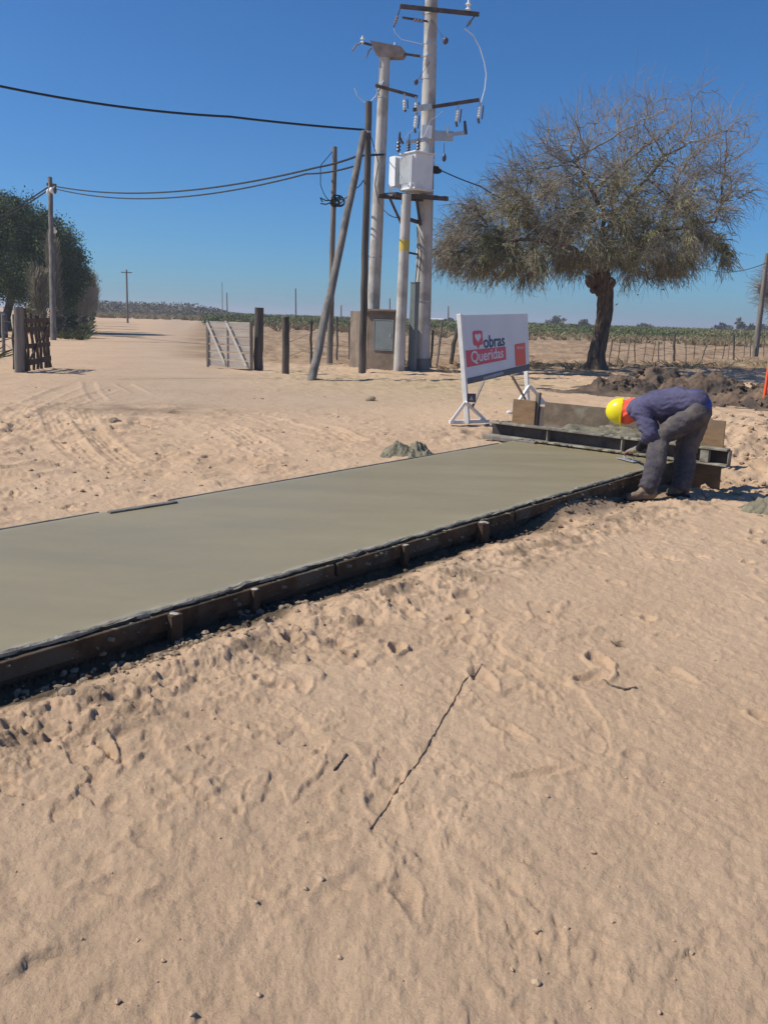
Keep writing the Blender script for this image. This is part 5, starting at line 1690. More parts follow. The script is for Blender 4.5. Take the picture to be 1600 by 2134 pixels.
def bare_sapling(px, py, ytop, spread, Y, label, seed, ntw=420, mat='twig_pale', group='bare upright saplings along the track', stems=6):
    rng = np.random.default_rng(seed)
    base = V(px, py, Y); base[2] = 0.0
    top = V(px, ytop, Y)
    H = top[2]
    root = empty('bare_sapling', base, label, 'sapling', group)
    sp = spread * Y / 1700
    K = 6
    st, rd = [], []
    for k in range(stems):
        off = rng.normal(size=2) * sp * 0.25
        path = [base + [off[0] * s * 1.3, off[1] * s * 1.3, H * s * rng.uniform(.9, 1) - 0.05] for s in np.linspace(0, 1, K)]
        st.append(path); rd.append(np.linspace(0.05, 0.012, K))
    st = np.array(st)
    v, f = tubes_np(st, np.array(rd), 6)
    np_mesh('trunk', v, f, M[mat], root, smooth=True)
    j = rng.integers(0, stems, ntw); s = rng.uniform(0.12, 0.92, ntw) * (K - 1.001); k0 = s.astype(int); fr = (s - k0)[:, None]
    p = st[j, k0] * (1 - fr) + st[j, k0 + 1] * fr
    an = rng.uniform(0, 2 * math.pi, ntw)
    d = np.stack([np.cos(an) * 0.45, np.sin(an) * 0.45, rng.uniform(0.5, 1.3, ntw)], 1)
    L = rng.uniform(0.25, 1.0, ntw) * sp * 1.5
    pts = [p]; cur = p.copy()
    for q in range(3):
        d = d + rng.normal(size=d.shape) * 0.12; d[:, 2] += 0.12
        d /= np.linalg.norm(d, axis=1, keepdims=True)
        cur = cur + d * (L / 3)[:, None]; pts.append(cur)
    v, f = tubes_np(np.stack(pts, 1), np.tile(np.linspace(0.028, 0.012, 4), (ntw, 1)), 3)
    o = np_mesh('twigs', v, f, M[mat], root, smooth=True); o['kind'] = 'stuff'


for k, a in enumerate([(88, 700, 560, 26, 43, 'pale dry sapling left of the roadside utility pole'), (122, 700, 488, 24, 47, 'tallest bare sapling, just right of the roadside utility pole'), (136, 695, 497, 24, 52, 'tall bare sapling, second right of the roadside utility pole'),
                       (150, 690, 515, 26, 56, 'bare sapling in front of the right flank of the dark tree'), (163, 686, 556, 26, 64, 'shorter grey sapling at the right foot of the dark tree'), (176, 682, 575, 26, 74, 'pale plume-like sapling right of the dark tree'),
                       (186, 678, 583, 24, 86, 'pale plume-like sapling, second last of the roadside row'), (193, 674, 600, 20, 98, 'smallest pale plume-like sapling at the far end of the roadside row')]):
    bare_sapling(*a, seed=60 + k, ntw=2600 if k > 4 else 1500)


def scatter_leaves(name, pts, size, mat, rng, aspect=0.5, dirs=None, kind='stuff', parent=None):
    v, f = leaf_quads(pts, size, rng, aspect=aspect, dirs=dirs)
    o = np_mesh(name, v, f, mat, parent)
    if kind: o['kind'] = kind
    return o


def bush(px, py, wpx, hpx, Y, label, mat, seed, name='bush', n=1500, size=0.16, group=None):
    s = Y / 1700
    b = V(px, py, Y); b[2] = 0.0
    rx, rz = wpx * s / 2, hpx * s
    rr = random.Random(seed)
    lobes = [((b[0] + rr.uniform(-.5, .5) * rx, b[1] + rr.uniform(-.3, .3) * rx, rz * rr.uniform(.35, .6)), (rx * rr.uniform(.4, .6), rx * rr.uniform(.4, .6), rz * rr.uniform(.35, .5))) for _ in range(5)]
    return leafy_tree(name, label, lobes, [b, b + [0, 0, rz * 0.25]], n, size, mat, seed, cat='bush' if name != 'tree' else 'tree', group=group, trunk_r=min(0.15, rx * 0.08 + 0.02), hollow=0.2)


for k, a in enumerate([(118, 712, 60, 52, 44, 'dark low bush at the foot of the roadside utility pole', 'leaf_far'), (142, 694, 44, 44, 54, 'dark green bush where the long tree shadow starts', 'leaf_dark'),
                       (172, 684, 44, 36, 66, 'grey green bush along the left side of the track', 'leaf_far'), (190, 674, 30, 26, 88, 'small yellowish green bush at the far end of the roadside row', 'leaf_vine'), (70, 705, 60, 70, 46, 'olive bush behind the rustic stick gate', 'leaf_olive')]):
    bush(*a[:6], M[a[6]], 80 + k, n=1800, size=0.17, group='bushes along the left side of the track')
for k, a in enumerate([(1155, 684, 70, 26, 230, 'rounded grey green tree on the skyline right of the sign', 'leaf_far'), (1216, 686, 36, 22, 230, 'small rounded tree on the skyline beside the crooked trunk', 'leaf_far'),
                       (1345, 692, 40, 16, 260, 'tiny tree on the skyline right of the crooked trunk', 'leaf_far'), (1500, 697, 60, 20, 240, 'low dark tree on the skyline left of the leaning pole', 'leaf_far'), (1555, 700, 70, 30, 220, 'bigger dark tree on the skyline behind the leaning pole', 'leaf_far'),
                       (238, 655, 26, 34, 210, 'small dark tree sticking out of the scrub left of the far pole', 'leaf_far'), (935, 667, 26, 14, 260, 'tiny dark tree beside the far white shed', 'leaf_far'), (1600, 700, 50, 26, 230, 'dark tree on the skyline at the right edge', 'leaf_far')]):
    bush(*a[:6], M[a[6]], 95 + k, name='tree', n=1300, size=0.75, group='trees far off on the skyline')


def far_vegetation():
    rng = np.random.default_rng(77)
    # green field crop, rows one behind the other
    pts = []
    for Y in np.concatenate([np.arange(92, 150, 2.6), np.arange(150, 330, 6.0)]):
        x0, x1 = (430 - 800) / 1700 * Y, (1750 - 800) / 1700 * Y
        n = int((x1 - x0) * (48 if Y < 110 else 24 if Y < 150 else 11))
        x = rng.uniform(x0, x1, n)
        hh = 0.85 + 0.55 * fbm(x / 3.0, np.full(n, Y), 2, 601) + 0.35 * sstep(92, 130, np.full(n, Y))
        keep = fbm(x / 7, np.full(n, Y / 5), 3, 603) > (-0.12 if Y < 100 else -0.4)
        z = rng.uniform(0.0, 1, n) ** 0.8 * hh
        p = np.stack([x, Y + rng.normal(size=n) * 0.5 + 3.0 * np.sin(x / 17), z], 1)
        pts.append(p[keep])
    p = np.concatenate(pts)
    scatter_leaves('field_crop', p, rng.uniform(0.12, 0.36, len(p)) * np.clip(p[:, 1] / 110, 1, 2.6), M['leaf_vine'], rng, 0.6)
    # brown scrub to the left
    n = 15000
    Y = rng.uniform(170, 270, n); x = (rng.uniform(195, 560, n) - 800) / 1700 * Y
    hh = (1.9 + 1.5 * fbm(x / 8, Y / 14, 3, 611)) * sstep(560, 380, x / Y * 1700 + 800) + 0.8
    p = np.stack([x, Y, rng.uniform(0, 1, n) * hh], 1)
    scatter_leaves('far_scrub', p, rng.uniform(0.3, 0.75, n), M['leaf_far'], rng, 0.6)
    # dry tussocks at the edge of the fields and along the track
    def tussocks(name, cx, cy, h, blades, mat, spread=0.22, wid=0.012):
        N = len(cx)
        nb = N * blades
        j = np.repeat(np.arange(N), blades)
        an = rng.uniform(0, 2 * math.pi, nb); rr_ = np.abs(rng.normal(size=nb)) * spread * h[j]
        hb = h[j] * rng.uniform(0.5, 1.1, nb)
        b0 = np.stack([cx[j] + np.cos(an) * rr_ * 0.5, cy[j] + np.sin(an) * rr_ * 0.5, np.zeros(nb)], 1)
        tip = b0 + np.stack([np.cos(an) * rr_ * 1.6, np.sin(an) * rr_ * 1.6, hb], 1)
        w_ = np.stack([-np.sin(an + 1), np.cos(an + 1), np.zeros(nb)], 1) * (wid * (1 + h[j] * 2))[:, None]
        mid = (b0 + tip) / 2 + np.stack([np.zeros(nb), np.zeros(nb), hb * 0.15], 1)
        v = np.stack([b0 - w_, b0 + w_, mid + w_ * 0.7, tip], 1)
        v2 = np.stack([b0 - w_, mid + w_ * 0.7, tip, mid - w_ * 0.7], 1)
        v = np.concatenate([v.reshape(-1, 3), v2.reshape(-1, 3)])
        o = np_mesh(name, v, np.arange(len(v)).reshape(-1, 4), mat); o['kind'] = 'stuff'
    n = 900
    Y = rng.uniform(72, 105, n); x = (rng.uniform(560, 1650, n) - 800) / 1700 * Y
    k = fbm(x / 6, Y / 6, 2, 621) > 0.0 - 0.25 * sstep(85, 98, Y)
    tussocks('dry_tussocks', x[k], Y[k], rng.uniform(0.25, 0.8, k.sum()), 14, M['dry_grass'], 0.5, 0.02)
    n = 420
    Y = rng.uniform(140, 215, n); x = (rng.uniform(195, 470, n) - 800) / 1700 * Y
    tussocks('dry_tussocks', x, Y, rng.uniform(0.3, 1.0, n), 16, M['dry_grass'], 0.6, 0.03)
    n = 340
    Y = rng.uniform(20, 44, n); x = (rng.uniform(-60, 118, n) - 800) / 1700 * Y
    k = (x + 0.5 * (Y - 20) < -9.7) & (x > -26)
    tussocks('green_verge_grass', x[k], Y[k], rng.uniform(0.12, 0.45, k.sum()), 34, M['green_grass'], 0.6, 0.006)
    n = 260
    Y = rng.uniform(40, 90, n); x = (rng.uniform(112, 180, n) + 0.25 * (Y - 40) - 800) / 1700 * Y
    tussocks('green_verge_grass', x, Y, rng.uniform(0.12, 0.45, n), 24, M['green_grass'], 0.6, 0.012)
    # weeds at the foot of the fence
    n = 140
    x = rng.uniform(0.5, 30, n); Y = 26.5 + 0.62 * np.maximum(x - 2, 0) + rng.normal(size=n) * 1.2
    tussocks('dry_weeds', x, Y, rng.uniform(0.08, 0.3, n), 16, M['dry_grass'], 0.8, 0.006)


far_vegetation()


def edge_tree():
    """bare tree at the right edge, mostly out of the picture"""
    rng = np.random.default_rng(91)
    Y = 52.0
    base = V(1665, 735, Y); base[2] = 0
    root = empty('bare_tree', base, 'bare grey brown tree cut by the right edge behind the leaning pole', 'tree')
    MB().tube([base, base + [0.1, 0, 1.4], base + [-.1, 0, 2.6]], [0.2, 0.16, 0.13], 9).build('trunk', M['bark'], root, smooth=True)
    c = V(1660, 600, Y)
    NT = 2600
    p0 = np.tile(base + [-.1, 0, 2.4], (NT, 1))
    d = rng.normal(size=(NT, 3)); d /= np.linalg.norm(d, axis=1, keepdims=True)
    tip = c + d * np.array([3.0, 2.6, 2.4]) * rng.uniform(0.5, 1.05, NT)[:, None]
    hubs = c + rng.normal(size=(40, 3)) * [1.0, .9, .8]
    h = hubs[rng.integers(0, 40, NT)]
    pts = np.stack([h, h * 0.5 + tip * 0.5 + rng.normal(size=(NT, 3)) * 0.12, tip], 1)
    v, f = tubes_np(pts, np.tile([0.018, 0.012, 0.007], (NT, 1)), 3)
    o = np_mesh('twigs', v, f, M['twig'], root, smooth=True); o['kind'] = 'stuff'
    mb = MB()
    for q in hubs: mb.tube([base + [-.1, 0, 2.4], (base + [-.1, 0, 2.4] + q) / 2 + [0, 0, .15], q], [.07, .05, .025], 5)
    mb.build('limbs', M['twig'], root, smooth=True)


edge_tree()


def sheds():
    a = V(914, 664, 290); a[2] = 0
    root = empty('shed', a, 'far white roofed shed on the skyline left of the sign', 'shed')
    MB().box(a + [0, 0, 0.7], (7.6, 4, 1.4)).build('wall', M['tin'], root)
    MB().prism([a + [-4.2, -2.4, 1.35], a + [4.2, -2.4, 1.35], a + [4.2, -2.4, 1.5], a + [-4.2, -2.4, 1.5]], (0, 4.8, 0.4)).build('roof', M['tin'], root)
    a = V(-14, 690, 40); a[2] = 0
    root = empty('water_tank', a, 'dark grey blue block of a water tank at the left edge beneath the dark tree', 'water tank')
    MB().lathe(a, (0, 0, 1), [(0, .62), (.05, .66), (.55, .66), (.6, .68), (.65, .66), (1.1, .66), (1.2, .5), (1.25, .2)], 18).build('tank', pmat('tank_plastic', (.07, .075, .11), (.10, .105, .14), 2, .6), root, smooth=True)
    MB().lathe(a + [0, 0, 1.25], (0, 0, 1), [(0, .2), (.06, .2)], 12).build('lid', M['dark_steel'], root)


sheds()


# ------------------------------------------------------------------ clods, pebbles, sticks
def clods():
    rng = np.random.default_rng(5)
    rr = random.Random(15)

    def batch(name, spots, mat, sub=1):
        mb = MB()
        for k, (x, y, r) in enumerate(spots):
            mb.blob((x, y, gz(x, y) + r * 0.25), (r * rr.uniform(.8, 1.3), r * rr.uniform(.8, 1.3), r * rr.uniform(.6, .95)), k, 0.7, sub)
        o = mb.build(name, mat, smooth=False)
        o['kind'] = 'stuff'
    def edge_spots(n, t0, t1, q0, q1, r0, r1):
        out = []
        for _ in range(n):
            t = rr.uniform(t0, t1); q = -abs(rr.gauss(0, 1)) * q1 - q0
            p = a0 + SD * t + SN * q
            out.append((p[0], p[1], r0 + (r1 - r0) * rr.random() ** 2.5))
        return out
    batch('wet_soil', edge_spots(420, -0.6, 6.4, 0.045, 0.10, 0.005, 0.022), soil_dark)
    batch('damp_clods', edge_spots(200, -0.6, 6.4, 0.27, 0.16, 0.004, 0.016), M['clod'])
    # clusters of bigger grey crumbs
    sp = []
    for (px, py, n, r) in [(300, 1375, 50, .036), (395, 1335, 60, .034), (505, 1270, 80, .036), (565, 1262, 40, .028), (70, 1425, 30, .030), (170, 1405, 36, .028), (1240, 1030, 46, .03), (1300, 1015, 40, .03), (640, 1240, 20, .018), (950, 1120, 20, .02), (1050, 1090, 24, .02)]:
        c = P(px, py, -0.12)
        for _ in range(n):
            sp.append((c[0] + rr.gauss(0, .12), c[1] + rr.gauss(0, .07), r * (0.15 + 0.6 * rr.random() ** 2.2)))
    batch('soil_crumbs', sp, M['clod'])
    sp = []
    for _ in range(210):
        px, py = rr.uniform(0, 1600), rr.uniform(1080, 2130)
        p = P(px, py, -0.08)
        t, q = slab_coords(p[0], p[1])
        if q > -0.3: continue
        sp.append((p[0], p[1], 0.002 + 0.007 * rr.random() ** 3.5))
    for _ in range(230):
        px, py = rr.uniform(0, 1100), rr.uniform(800, 1080)
        p = P(px, py, 0)
        t, q = slab_coords(p[0], p[1])
        if q < SW + 0.2: continue
        sp.append((p[0], p[1], 0.006 + 0.024 * rr.random() ** 3.5))
    for _ in range(330):
        p = P(rr.uniform(1440, 1620), rr.uniform(870, 1010), -0.05)
        sp.append((p[0], p[1], 0.010 + 0.05 * rr.random() ** 3))
    batch('sand_clods', sp, M['sandclod'])
    sp = []
    for (c, hh, rx, ry) in MOUNDS:
        for _ in range(90):
            x, y = c[0] + rr.gauss(0, .55) * rx, c[1] - abs(rr.gauss(0, .6)) * ry
            e = ((x - c[0]) / rx) ** 2 + ((y - c[1]) / ry) ** 2
            sp.append((x, y, 0.015 + 0.075 * rr.random() ** 3, hh * math.exp(-(e ** .9) * 1.3) * 1.1 - .12 * hh))
    mb = MB()
    for k, (x, y, r, zz) in enumerate(sp):
        mb.blob((x, y, gz(x, y) + max(0, zz) + r * .1), (r * rr.uniform(.8, 1.4), r, r * rr.uniform(.6, 1)), k, 0.8, 1)
    mb.build('mound_clods', soil_dark)['kind'] = 'stuff'
    # a few single lumps one can point at
    for (px, py, r, m_, lb) in [(770, 832, .085, 'clod', 'single brown soil lump on the sand in front of the leaning strut'), (240, 882, .10, 'clod', 'dark brown soil lump beside the curved tyre tracks on the left'),
                                (549, 1306, .036, 'clod', 'fist sized brown clod below the thin stake on the near sand'), (140, 1455, .034, 'clod', 'brown clod at the left edge of the near sand bank'),
                                (1062, 858, .06, 'porcelain', 'small white stone on the sand left of the square form panel'), (1140, 1273, .013, 'clod', 'tiny dark stone on the open sand in the middle foreground')]:
        p = on_ground(px, py, -0.08 if py > 1100 else 0.0)
        o = MB().blob(p + [0, 0, r * 0.3], (r, r * .8, r * .65), px, 0.7, 2).build('soil_lump' if m_ == 'clod' else 'stone', M[m_], origin=p)
        tag(o, lb, 'stone' if m_ != 'clod' or px == 1140 else 'soil lump')

    def stick(label, pts, r, mat, z=-0.08, name='stick'):
        g = [P(x, y, z) for x, y in pts]
        path = []
        for i in range(len(g) - 1):
            for s in np.linspace(0, 1, 7, endpoint=(i == len(g) - 2)):
                p = g[i] + (g[i + 1] - g[i]) * s
                p[0] += rr.uniform(-.002, .002); p[2] = gz(p[0], p[1]) + r * 0.45
                path.append(p)
        o = MB().tube(path, [r * rr.uniform(.6, 1.2) for _ in path], 6).build(name, M[mat], smooth=True, origin=path[0])
        tag(o, label, name)
    stick('long thin dark root lying across the sand in the middle foreground', [(1004, 1386), (965, 1420), (935, 1475), (905, 1525), (880, 1570), (858, 1602), (815, 1660), (770, 1725)], 0.0036, 'root', name='root')
    stick('short bent dark twig with a knotted end on the sand at the right', [(1252, 1417), (1275, 1430), (1300, 1437), (1326, 1434)], 0.006, 'bark', name='twig')
    stick('thin dark root piece low in the middle foreground, left of the long one', [(722, 1575), (708, 1592), (696, 1606)], 0.005, 'bark', name='root')
    stick('dark broken stake end lying by the near slab edge next to the worker', [(1243, 1030), (1262, 1044)], 0.016, 'brown_wood', -0.2, name='stick')
    # a wispy dry weed
    p = on_ground(1282, 1342, -0.08)
    mb = MB()
    for _ in range(40):
        a = rr.uniform(0, 6.28); L = rr.uniform(.02, .055)
        mb.tube([p, p + np.array([math.cos(a) * L * .6, math.sin(a) * L * .6, L * .5]), p + np.array([math.cos(a) * L, math.sin(a) * L, L * rr.uniform(.1, .6)])], [.0014, .001, .0006], 3)
    tag(mb.build('weed', M['clod'], origin=p), 'small wispy dry weed on the sand at the right foreground', 'weed')


clods()


# ------------------------------------------------------------------ the worker
def capsule(a, b, ra, rb, n=16, rings=6):
    a, b = np.array(a, float), np.array(b, float)
    d = b - a; L = np.linalg.norm(d)
    d = d / L if L > 1e-6 else np.array([0, 0, 1.0])
    s = np.cross(d, [0.31, 0.77, 0.55]); s /= np.linalg.norm(s); u = np.cross(d, s)
    vs = [a - d * ra]
    prof = [(-math.cos(t) * ra, math.sin(t) * ra) for t in np.linspace(0, math.pi / 2, rings)[1:]]
    prof += [(L + math.sin(t) * rb, math.cos(t) * rb) for t in np.linspace(0, math.pi / 2, rings)[:-1]]
    for h, r in prof:
        for k in range(n):
            an = 2 * math.pi * k / n
            vs.append(a + d * h + (s * math.cos(an) + u * math.sin(an)) * r)
    vs.append(b + d * rb)
    m_ = len(prof)
    fs = [(0, 1 + (k + 1) % n, 1 + k) for k in range(n)]
    for i in range(m_ - 1):
        for k in range(n):
            fs.append((1 + i * n + k, 1 + i * n + (k + 1) % n, 1 + (i + 1) * n + (k + 1) % n, 1 + (i + 1) * n + k))
    e = 1 + m_ * n
    fs += [(e, 1 + (m_ - 1) * n + k, 1 + (m_ - 1) * n + (k + 1) % n) for k in range(n)]
    return vs, fs


def ellipsoid(c, ax, r, n=20, m_=12):
    A = [np.array(a, float) / np.linalg.norm(a) for a in ax]
    vs, fs = [], []
    for i in range(m_ + 1):
        t = math.pi * i / m_
        for k in range(n):
            p = 2 * math.pi * k / n
            vs.append(np.array(c) + A[0] * r[0] * math.cos(t) + A[1] * r[1] * math.sin(t) * math.cos(p) + A[2] * r[2] * math.sin(t) * math.sin(p))
    for i in range(m_):
        for k in range(n):
            fs.append((i * n + k, i * n + (k + 1) % n, (i + 1) * n + (k + 1) % n, (i + 1) * n + k))
    return vs, fs


def fused(name, shapes, voxel, mat, parent, smooth_it=6, folds=0.0, fscale=9.0, seed=0, factor=0.5, crease=None):
    """unite overlapping rounded shapes into ONE continuous skin"""
    mb = MB()
    for s in shapes: mb.add(*s)
    off = world_loc(parent)
    me = bpy.data.meshes.new(name + '_source')
    me.from_pydata([tuple(np.array(p) - off) for p in mb.v], [], mb.f)
    bm = bmesh.new(); bm.from_mesh(me)
    bmesh.ops.remove_doubles(bm, verts=bm.verts, dist=1e-5)
    bmesh.ops.recalc_face_normals(bm, faces=bm.faces); bm.to_mesh(me); bm.free()
    ob = bpy.data.objects.new(name + '_source', me); COL.objects.link(ob)
    r = ob.modifiers.new('r', 'REMESH'); r.mode = 'VOXEL'; r.voxel_size = voxel; r.use_smooth_shade = True
    sm = ob.modifiers.new('s', 'SMOOTH'); sm.factor = factor; sm.iterations = smooth_it
    dg = bpy.context.evaluated_depsgraph_get()
    out = bpy.data.meshes.new_from_object(ob.evaluated_get(dg))
    bpy.data.objects.remove(ob); bpy.data.meshes.remove(me)
    if folds > 0:
        n = len(out.vertices)
        co = np.empty(n * 3); out.vertices.foreach_get('co', co); co = co.reshape(-1, 3)
        no = np.empty(n * 3); out.vertices.foreach_get('normal', no); no = no.reshape(-1, 3)
        a = fbm(co[:, 0] * fscale + co[:, 2] * 3 + seed, co[:, 1] * fscale * 0.6 + co[:, 2] * fscale * 1.5, 3, 700 + seed)
        b = 1 - 2.2 * np.abs(vnoise(co[:, 0] * fscale * 1.3 - co[:, 2] * fscale * 0.9, co[:, 2] * fscale * 1.9 + co[:, 1] * fscale + seed, 710 + seed))
        dsp = folds * (a * 1.1 + 0.5 * (b - 0.4))
        if crease is not None: dsp = dsp + crease(co + off)
        co = co + no * dsp[:, None]
        out.vertices.foreach_set('co', co.astype(np.float32).ravel()); out.update()
    out.name = name
    o = link(name, out, mat, parent, True)
    return o


def worker():
    upv = np.array([0, 0, 1.0])
    fwd = np.array([-0.92, 0.39, 0.0]); lat = np.array([0.39, 0.92, 0.0])     # lat points away from the camera
    foot = V(1350, 1044, 8.0)
    root = empty('person', foot, 'person in yellow helmet, navy sweatshirt and dark trousers bending over the slab with a trowel', 'person')
    W = lambda x, y, Y: V(x, y, Y)
    # ---- skeleton points
    hip = W(1447, 850, 8.34); mid = W(1408, 838, 8.45); chest = W(1366, 844, 8.55); neck0 = W(1327, 850, 8.64)
    shN = W(1331, 860, 8.38); elN = W(1356, 904, 8.26); wrN = W(1331, 935, 8.60)
    shF = W(1335, 858, 8.78); elF = W(1362, 902, 8.80); wrF = W(1384, 925, 8.58)
    hpN = hip - lat * 0.10 + [0, 0, -.06]; knN = W(1373, 912, 8.29); anN = W(1351, 1014, 8.02)
    hpF = hip + lat * 0.10 + [0, 0, -.06]; knF = W(1427, 944, 8.40); anF = W(1421, 1010, 8.24)
    hc = W(1294, 857, 8.78)                        # centre of the helmet rim
    ax = np.array([-0.95, 0.30, 0.04]); ax /= np.linalg.norm(ax)      # towards the crown of the head
    face = np.array([-0.10, 0.06, -1.0]); face -= ax * (face @ ax); face /= np.linalg.norm(face)
    side = np.cross(ax, face)
    # ---- trowel first, the hand closes on its handle
    A_, B_ = P(1283, 952, 0.028), P(1336, 966, 0.028)
    h = B_ - A_; h[2] = 0; h /= np.linalg.norm(h)
    bl = (A_ + B_) / 2
    f_ = np.array([-h[1], h[0], 0]);
    if f_[1] < 0: f_ = -f_
    tw = empty('trowel', bl, 'steel finishing trowel held by the worker on the wet concrete', 'trowel')
    MB().box(bl + upv * 0.004, (0.30, 0.12, 0.005), (h, f_, upv), 0.001).build('blade', M['steel'], tw)
    Hc = bl + upv * 0.062
    MB().tube([Hc - h * 0.075, Hc + h * 0.075], [0.014, 0.014], 10).build('handle', M['brown_wood'], tw, smooth=True)
    mb = MB()
    for s in (-1, 1): mb.tube([bl + h * s * 0.07 + upv * 0.005, bl + h * s * 0.088 + upv * 0.035, Hc + h * s * 0.07], 0.006, 6)
    mb.build('shank', M['steel'], tw, smooth=True)
    # ---- body: one continuous skin from head to toe with gloved-size hands
    sh = []
    C = lambda a, b, ra, rb: sh.append(capsule(a, b, ra, rb))
    headc = hc - ax * 0.02
    sh.append(ellipsoid(headc, (ax, face, side), (0.125, 0.10, 0.080)))
    sh.append(ellipsoid(headc - ax * 0.075 + face * 0.045, (ax, face, side), (0.06, 0.05, 0.052)))       # jaw
    C(headc + face * 0.095 - ax * 0.01, headc + face * 0.113 - ax * 0.045, 0.010, 0.014)                  # nose
    for s in (-1, 1):
        sh.append(ellipsoid(headc - ax * 0.02 + side * s * 0.082 - face * 0.0, (ax, face, side), (0.03, 0.018, 0.012)))
        C(headc + face * 0.085 + side * s * 0.02 + ax * 0.018, headc + face * 0.085 + side * s * 0.045 + ax * 0.016, 0.010, 0.008)   # brow
    C(headc + face * 0.088 - ax * 0.085 - side * 0.02, headc + face * 0.088 - ax * 0.085 + side * 0.02, 0.009, 0.009)                  # lips
    C(headc - ax * 0.08 - face * 0.02, neck0, 0.058, 0.065)
    C(neck0, chest, 0.10, 0.13); C(chest - lat * .08, mid - lat * .07, .12, .11); C(chest + lat * .08, mid + lat * .07, .12, .11)
    C(mid - lat * .06, hip - lat * .07, .11, .125); C(mid + lat * .06, hip + lat * .07, .11, .125)
    for a, b, c in ((shN, elN, wrN), (shF, elF, wrF)):
        C(chest, a, .11, .062); C(a, b, .056, .042); C(b, c, .042, .029)
    for a, b, c in ((hpN, knN, anN), (hpF, knF, anF)):
        C(a, b, .095, .062); C(b, (b + c) / 2 - fwd * .02, .06, .058); C((b + c) / 2 - fwd * .02, c, .055, .042)
    # near hand over the trowel handle
    kn = Hc + upv * 0.030 - f_ * 0.012
    for i in range(4):
        k = -0.033 + 0.022 * i
        C(wrN, kn + h * k, 0.024, 0.0125)
        ln = [0.9, 1.0, 0.95, 0.75][i]
        b0 = kn + h * k; b1 = b0 + f_ * 0.036 * ln + upv * 0.002; b2 = b1 - upv * 0.034 * ln + f_ * 0.004; b3 = b2 - f_ * 0.024 * ln - upv * 0.006
        C(b0, b1, .0105, .0098); C(b1, b2, .0098, .009); C(b2, b3, .009, .008)
    tb = wrN * 0.45 + kn * 0.55 - h * 0.035
    t1 = Hc - h * 0.052 - f_ * 0.024 + upv * 0.008; t2 = Hc - h * 0.046 - f_ * 0.018 - upv * 0.020
    C(tb, t1, .015, .011); C(t1, t2, .011, .009)
    # far hand resting on the far thigh, slightly curled
    dirh = (knF - hpF); dirh /= np.linalg.norm(dirh); nd = fwd * 0.8 + upv * 0.2
    pal = wrF + dirh * 0.085
    for i in range(4):
        k = (-0.03 + 0.02 * i)
        C(wrF, pal + lat * k, .024, .012)
        ln = [0.9, 1.0, .95, .78][i]
        b1 = pal + lat * k + dirh * .038 * ln; b2 = b1 + dirh * .026 * ln - nd * .012; b3 = b2 + dirh * .016 * ln - nd * .014
        C(pal + lat * k, b1, .0105, .0098); C(b1, b2, .0098, .009); C(b2, b3, .009, .008)
    C(wrF + dirh * .02, wrF + dirh * .05 - lat * .045, .015, .011); C(wrF + dirh * .05 - lat * .045, wrF + dirh * .078 - lat * .05, .011, .009)
    # bare feet inside the boots
    for an, toe in ((anN, W(1312, 1038, 8.26)), (anF, W(1395, 1030, 8.5))):
        C(an, an - [0, 0, .06], .04, .035); C(an - [0, 0, .055], toe, .035, .028)
    body = fused('body', sh, 0.0065, M['skin'], root, 3)
    # eyes
    for s in (-1, 1):
        MB().blob(headc + face * 0.088 + side * s * 0.032 + ax * 0.002, 0.011, 3, 0.0, 2).build('eye', M['porcelain'], root, smooth=True)
    # hair
    fused('hair', [ellipsoid(headc + ax * .012 - face * .022, (ax, face, side), (.122, .092, .088)), capsule(headc - face * .07, headc - ax * .06 - face * .06, .05, .045)], 0.01, M['hair'], root, 3)
    # ---- clothes
    sw = []
    D = lambda a, b, ra, rb: sw.append(capsule(a, b, ra, rb))
    waist = W(1449, 836, 8.34)
    for s in (-1, 1):
        D(waist + lat * s * .085, mid + lat * s * .095, .122, .140)
        D(mid + lat * s * .095, chest + lat * s * .11, .142, .142)
        D(chest + lat * s * .11, neck0 + lat * s * .07 - fwd * .01, .140, .112)
    D(mid, chest, .155, .155)
    D(shN - fwd * .02, elN, .094, .078); D(shF - fwd * .03, elF, .088, .074)
    D(elN, elN + (wrN - elN) * .30, .074, .062); D(elF, elF + (wrF - elF) * .6, .072, .05)
    D(chest - lat * .1, shN, .12, .09); D(chest + lat * .1, shF, .12, .09)
    # slack front of the sweatshirt hanging below the belly
    D(W(1385, 870, 8.44), W(1412, 866, 8.40), .075, .07)
    def creases(centres, seed, fr=17.0):
        def fn(w):
            d = np.zeros(len(w))
            for c, r, am in centres:
                wt = np.exp(-(np.linalg.norm(w - c, axis=1) / r) ** 2)
                u = w[:, 2] * fr + 1.6 * fbm(w[:, 0] * 7 + seed, w[:, 1] * 7 + w[:, 2] * 3, 2, 720 + seed) + w[:, 0] * fr * 0.45
                d += wt * am * (1 - 2 * np.abs(2 * (u - np.floor(u)) - 1)) * (0.6 + 0.8 * vnoise(w[:, 0] * 11, w[:, 2] * 11 + w[:, 1] * 6, seed))
            return d
        return fn
    sweat = fused('sweatshirt', sw, 0.012, M['navy_cloth'], root, 8, 0.014, 6.0, 3, crease=creases([(elN, .14, .011), (W(1400, 868, 8.3), .2, .013), (shN, .13, .010), (waist, .15, .009), (mid, .2, .006)], 2))
    fused('sleeve_cuff', [capsule(elN + (wrN - elN) * .15, wrN - (wrN - elN) * 0.04, .058, .042)], 0.008, M['black_cloth'], root, 4, 0.010, 14, 5)
    fused('glove', [capsule(wrN - (wrN - elN) * .05, wrN * .5 + kn * .5, .036, .036), capsule(wrN * .5 + kn * .5 - h * .022, kn - h * .026, .027, .017), capsule(wrN * .5 + kn * .5 + h * .022, kn + h * .026, .027, .017)], 0.005, M['glove'], root, 3)
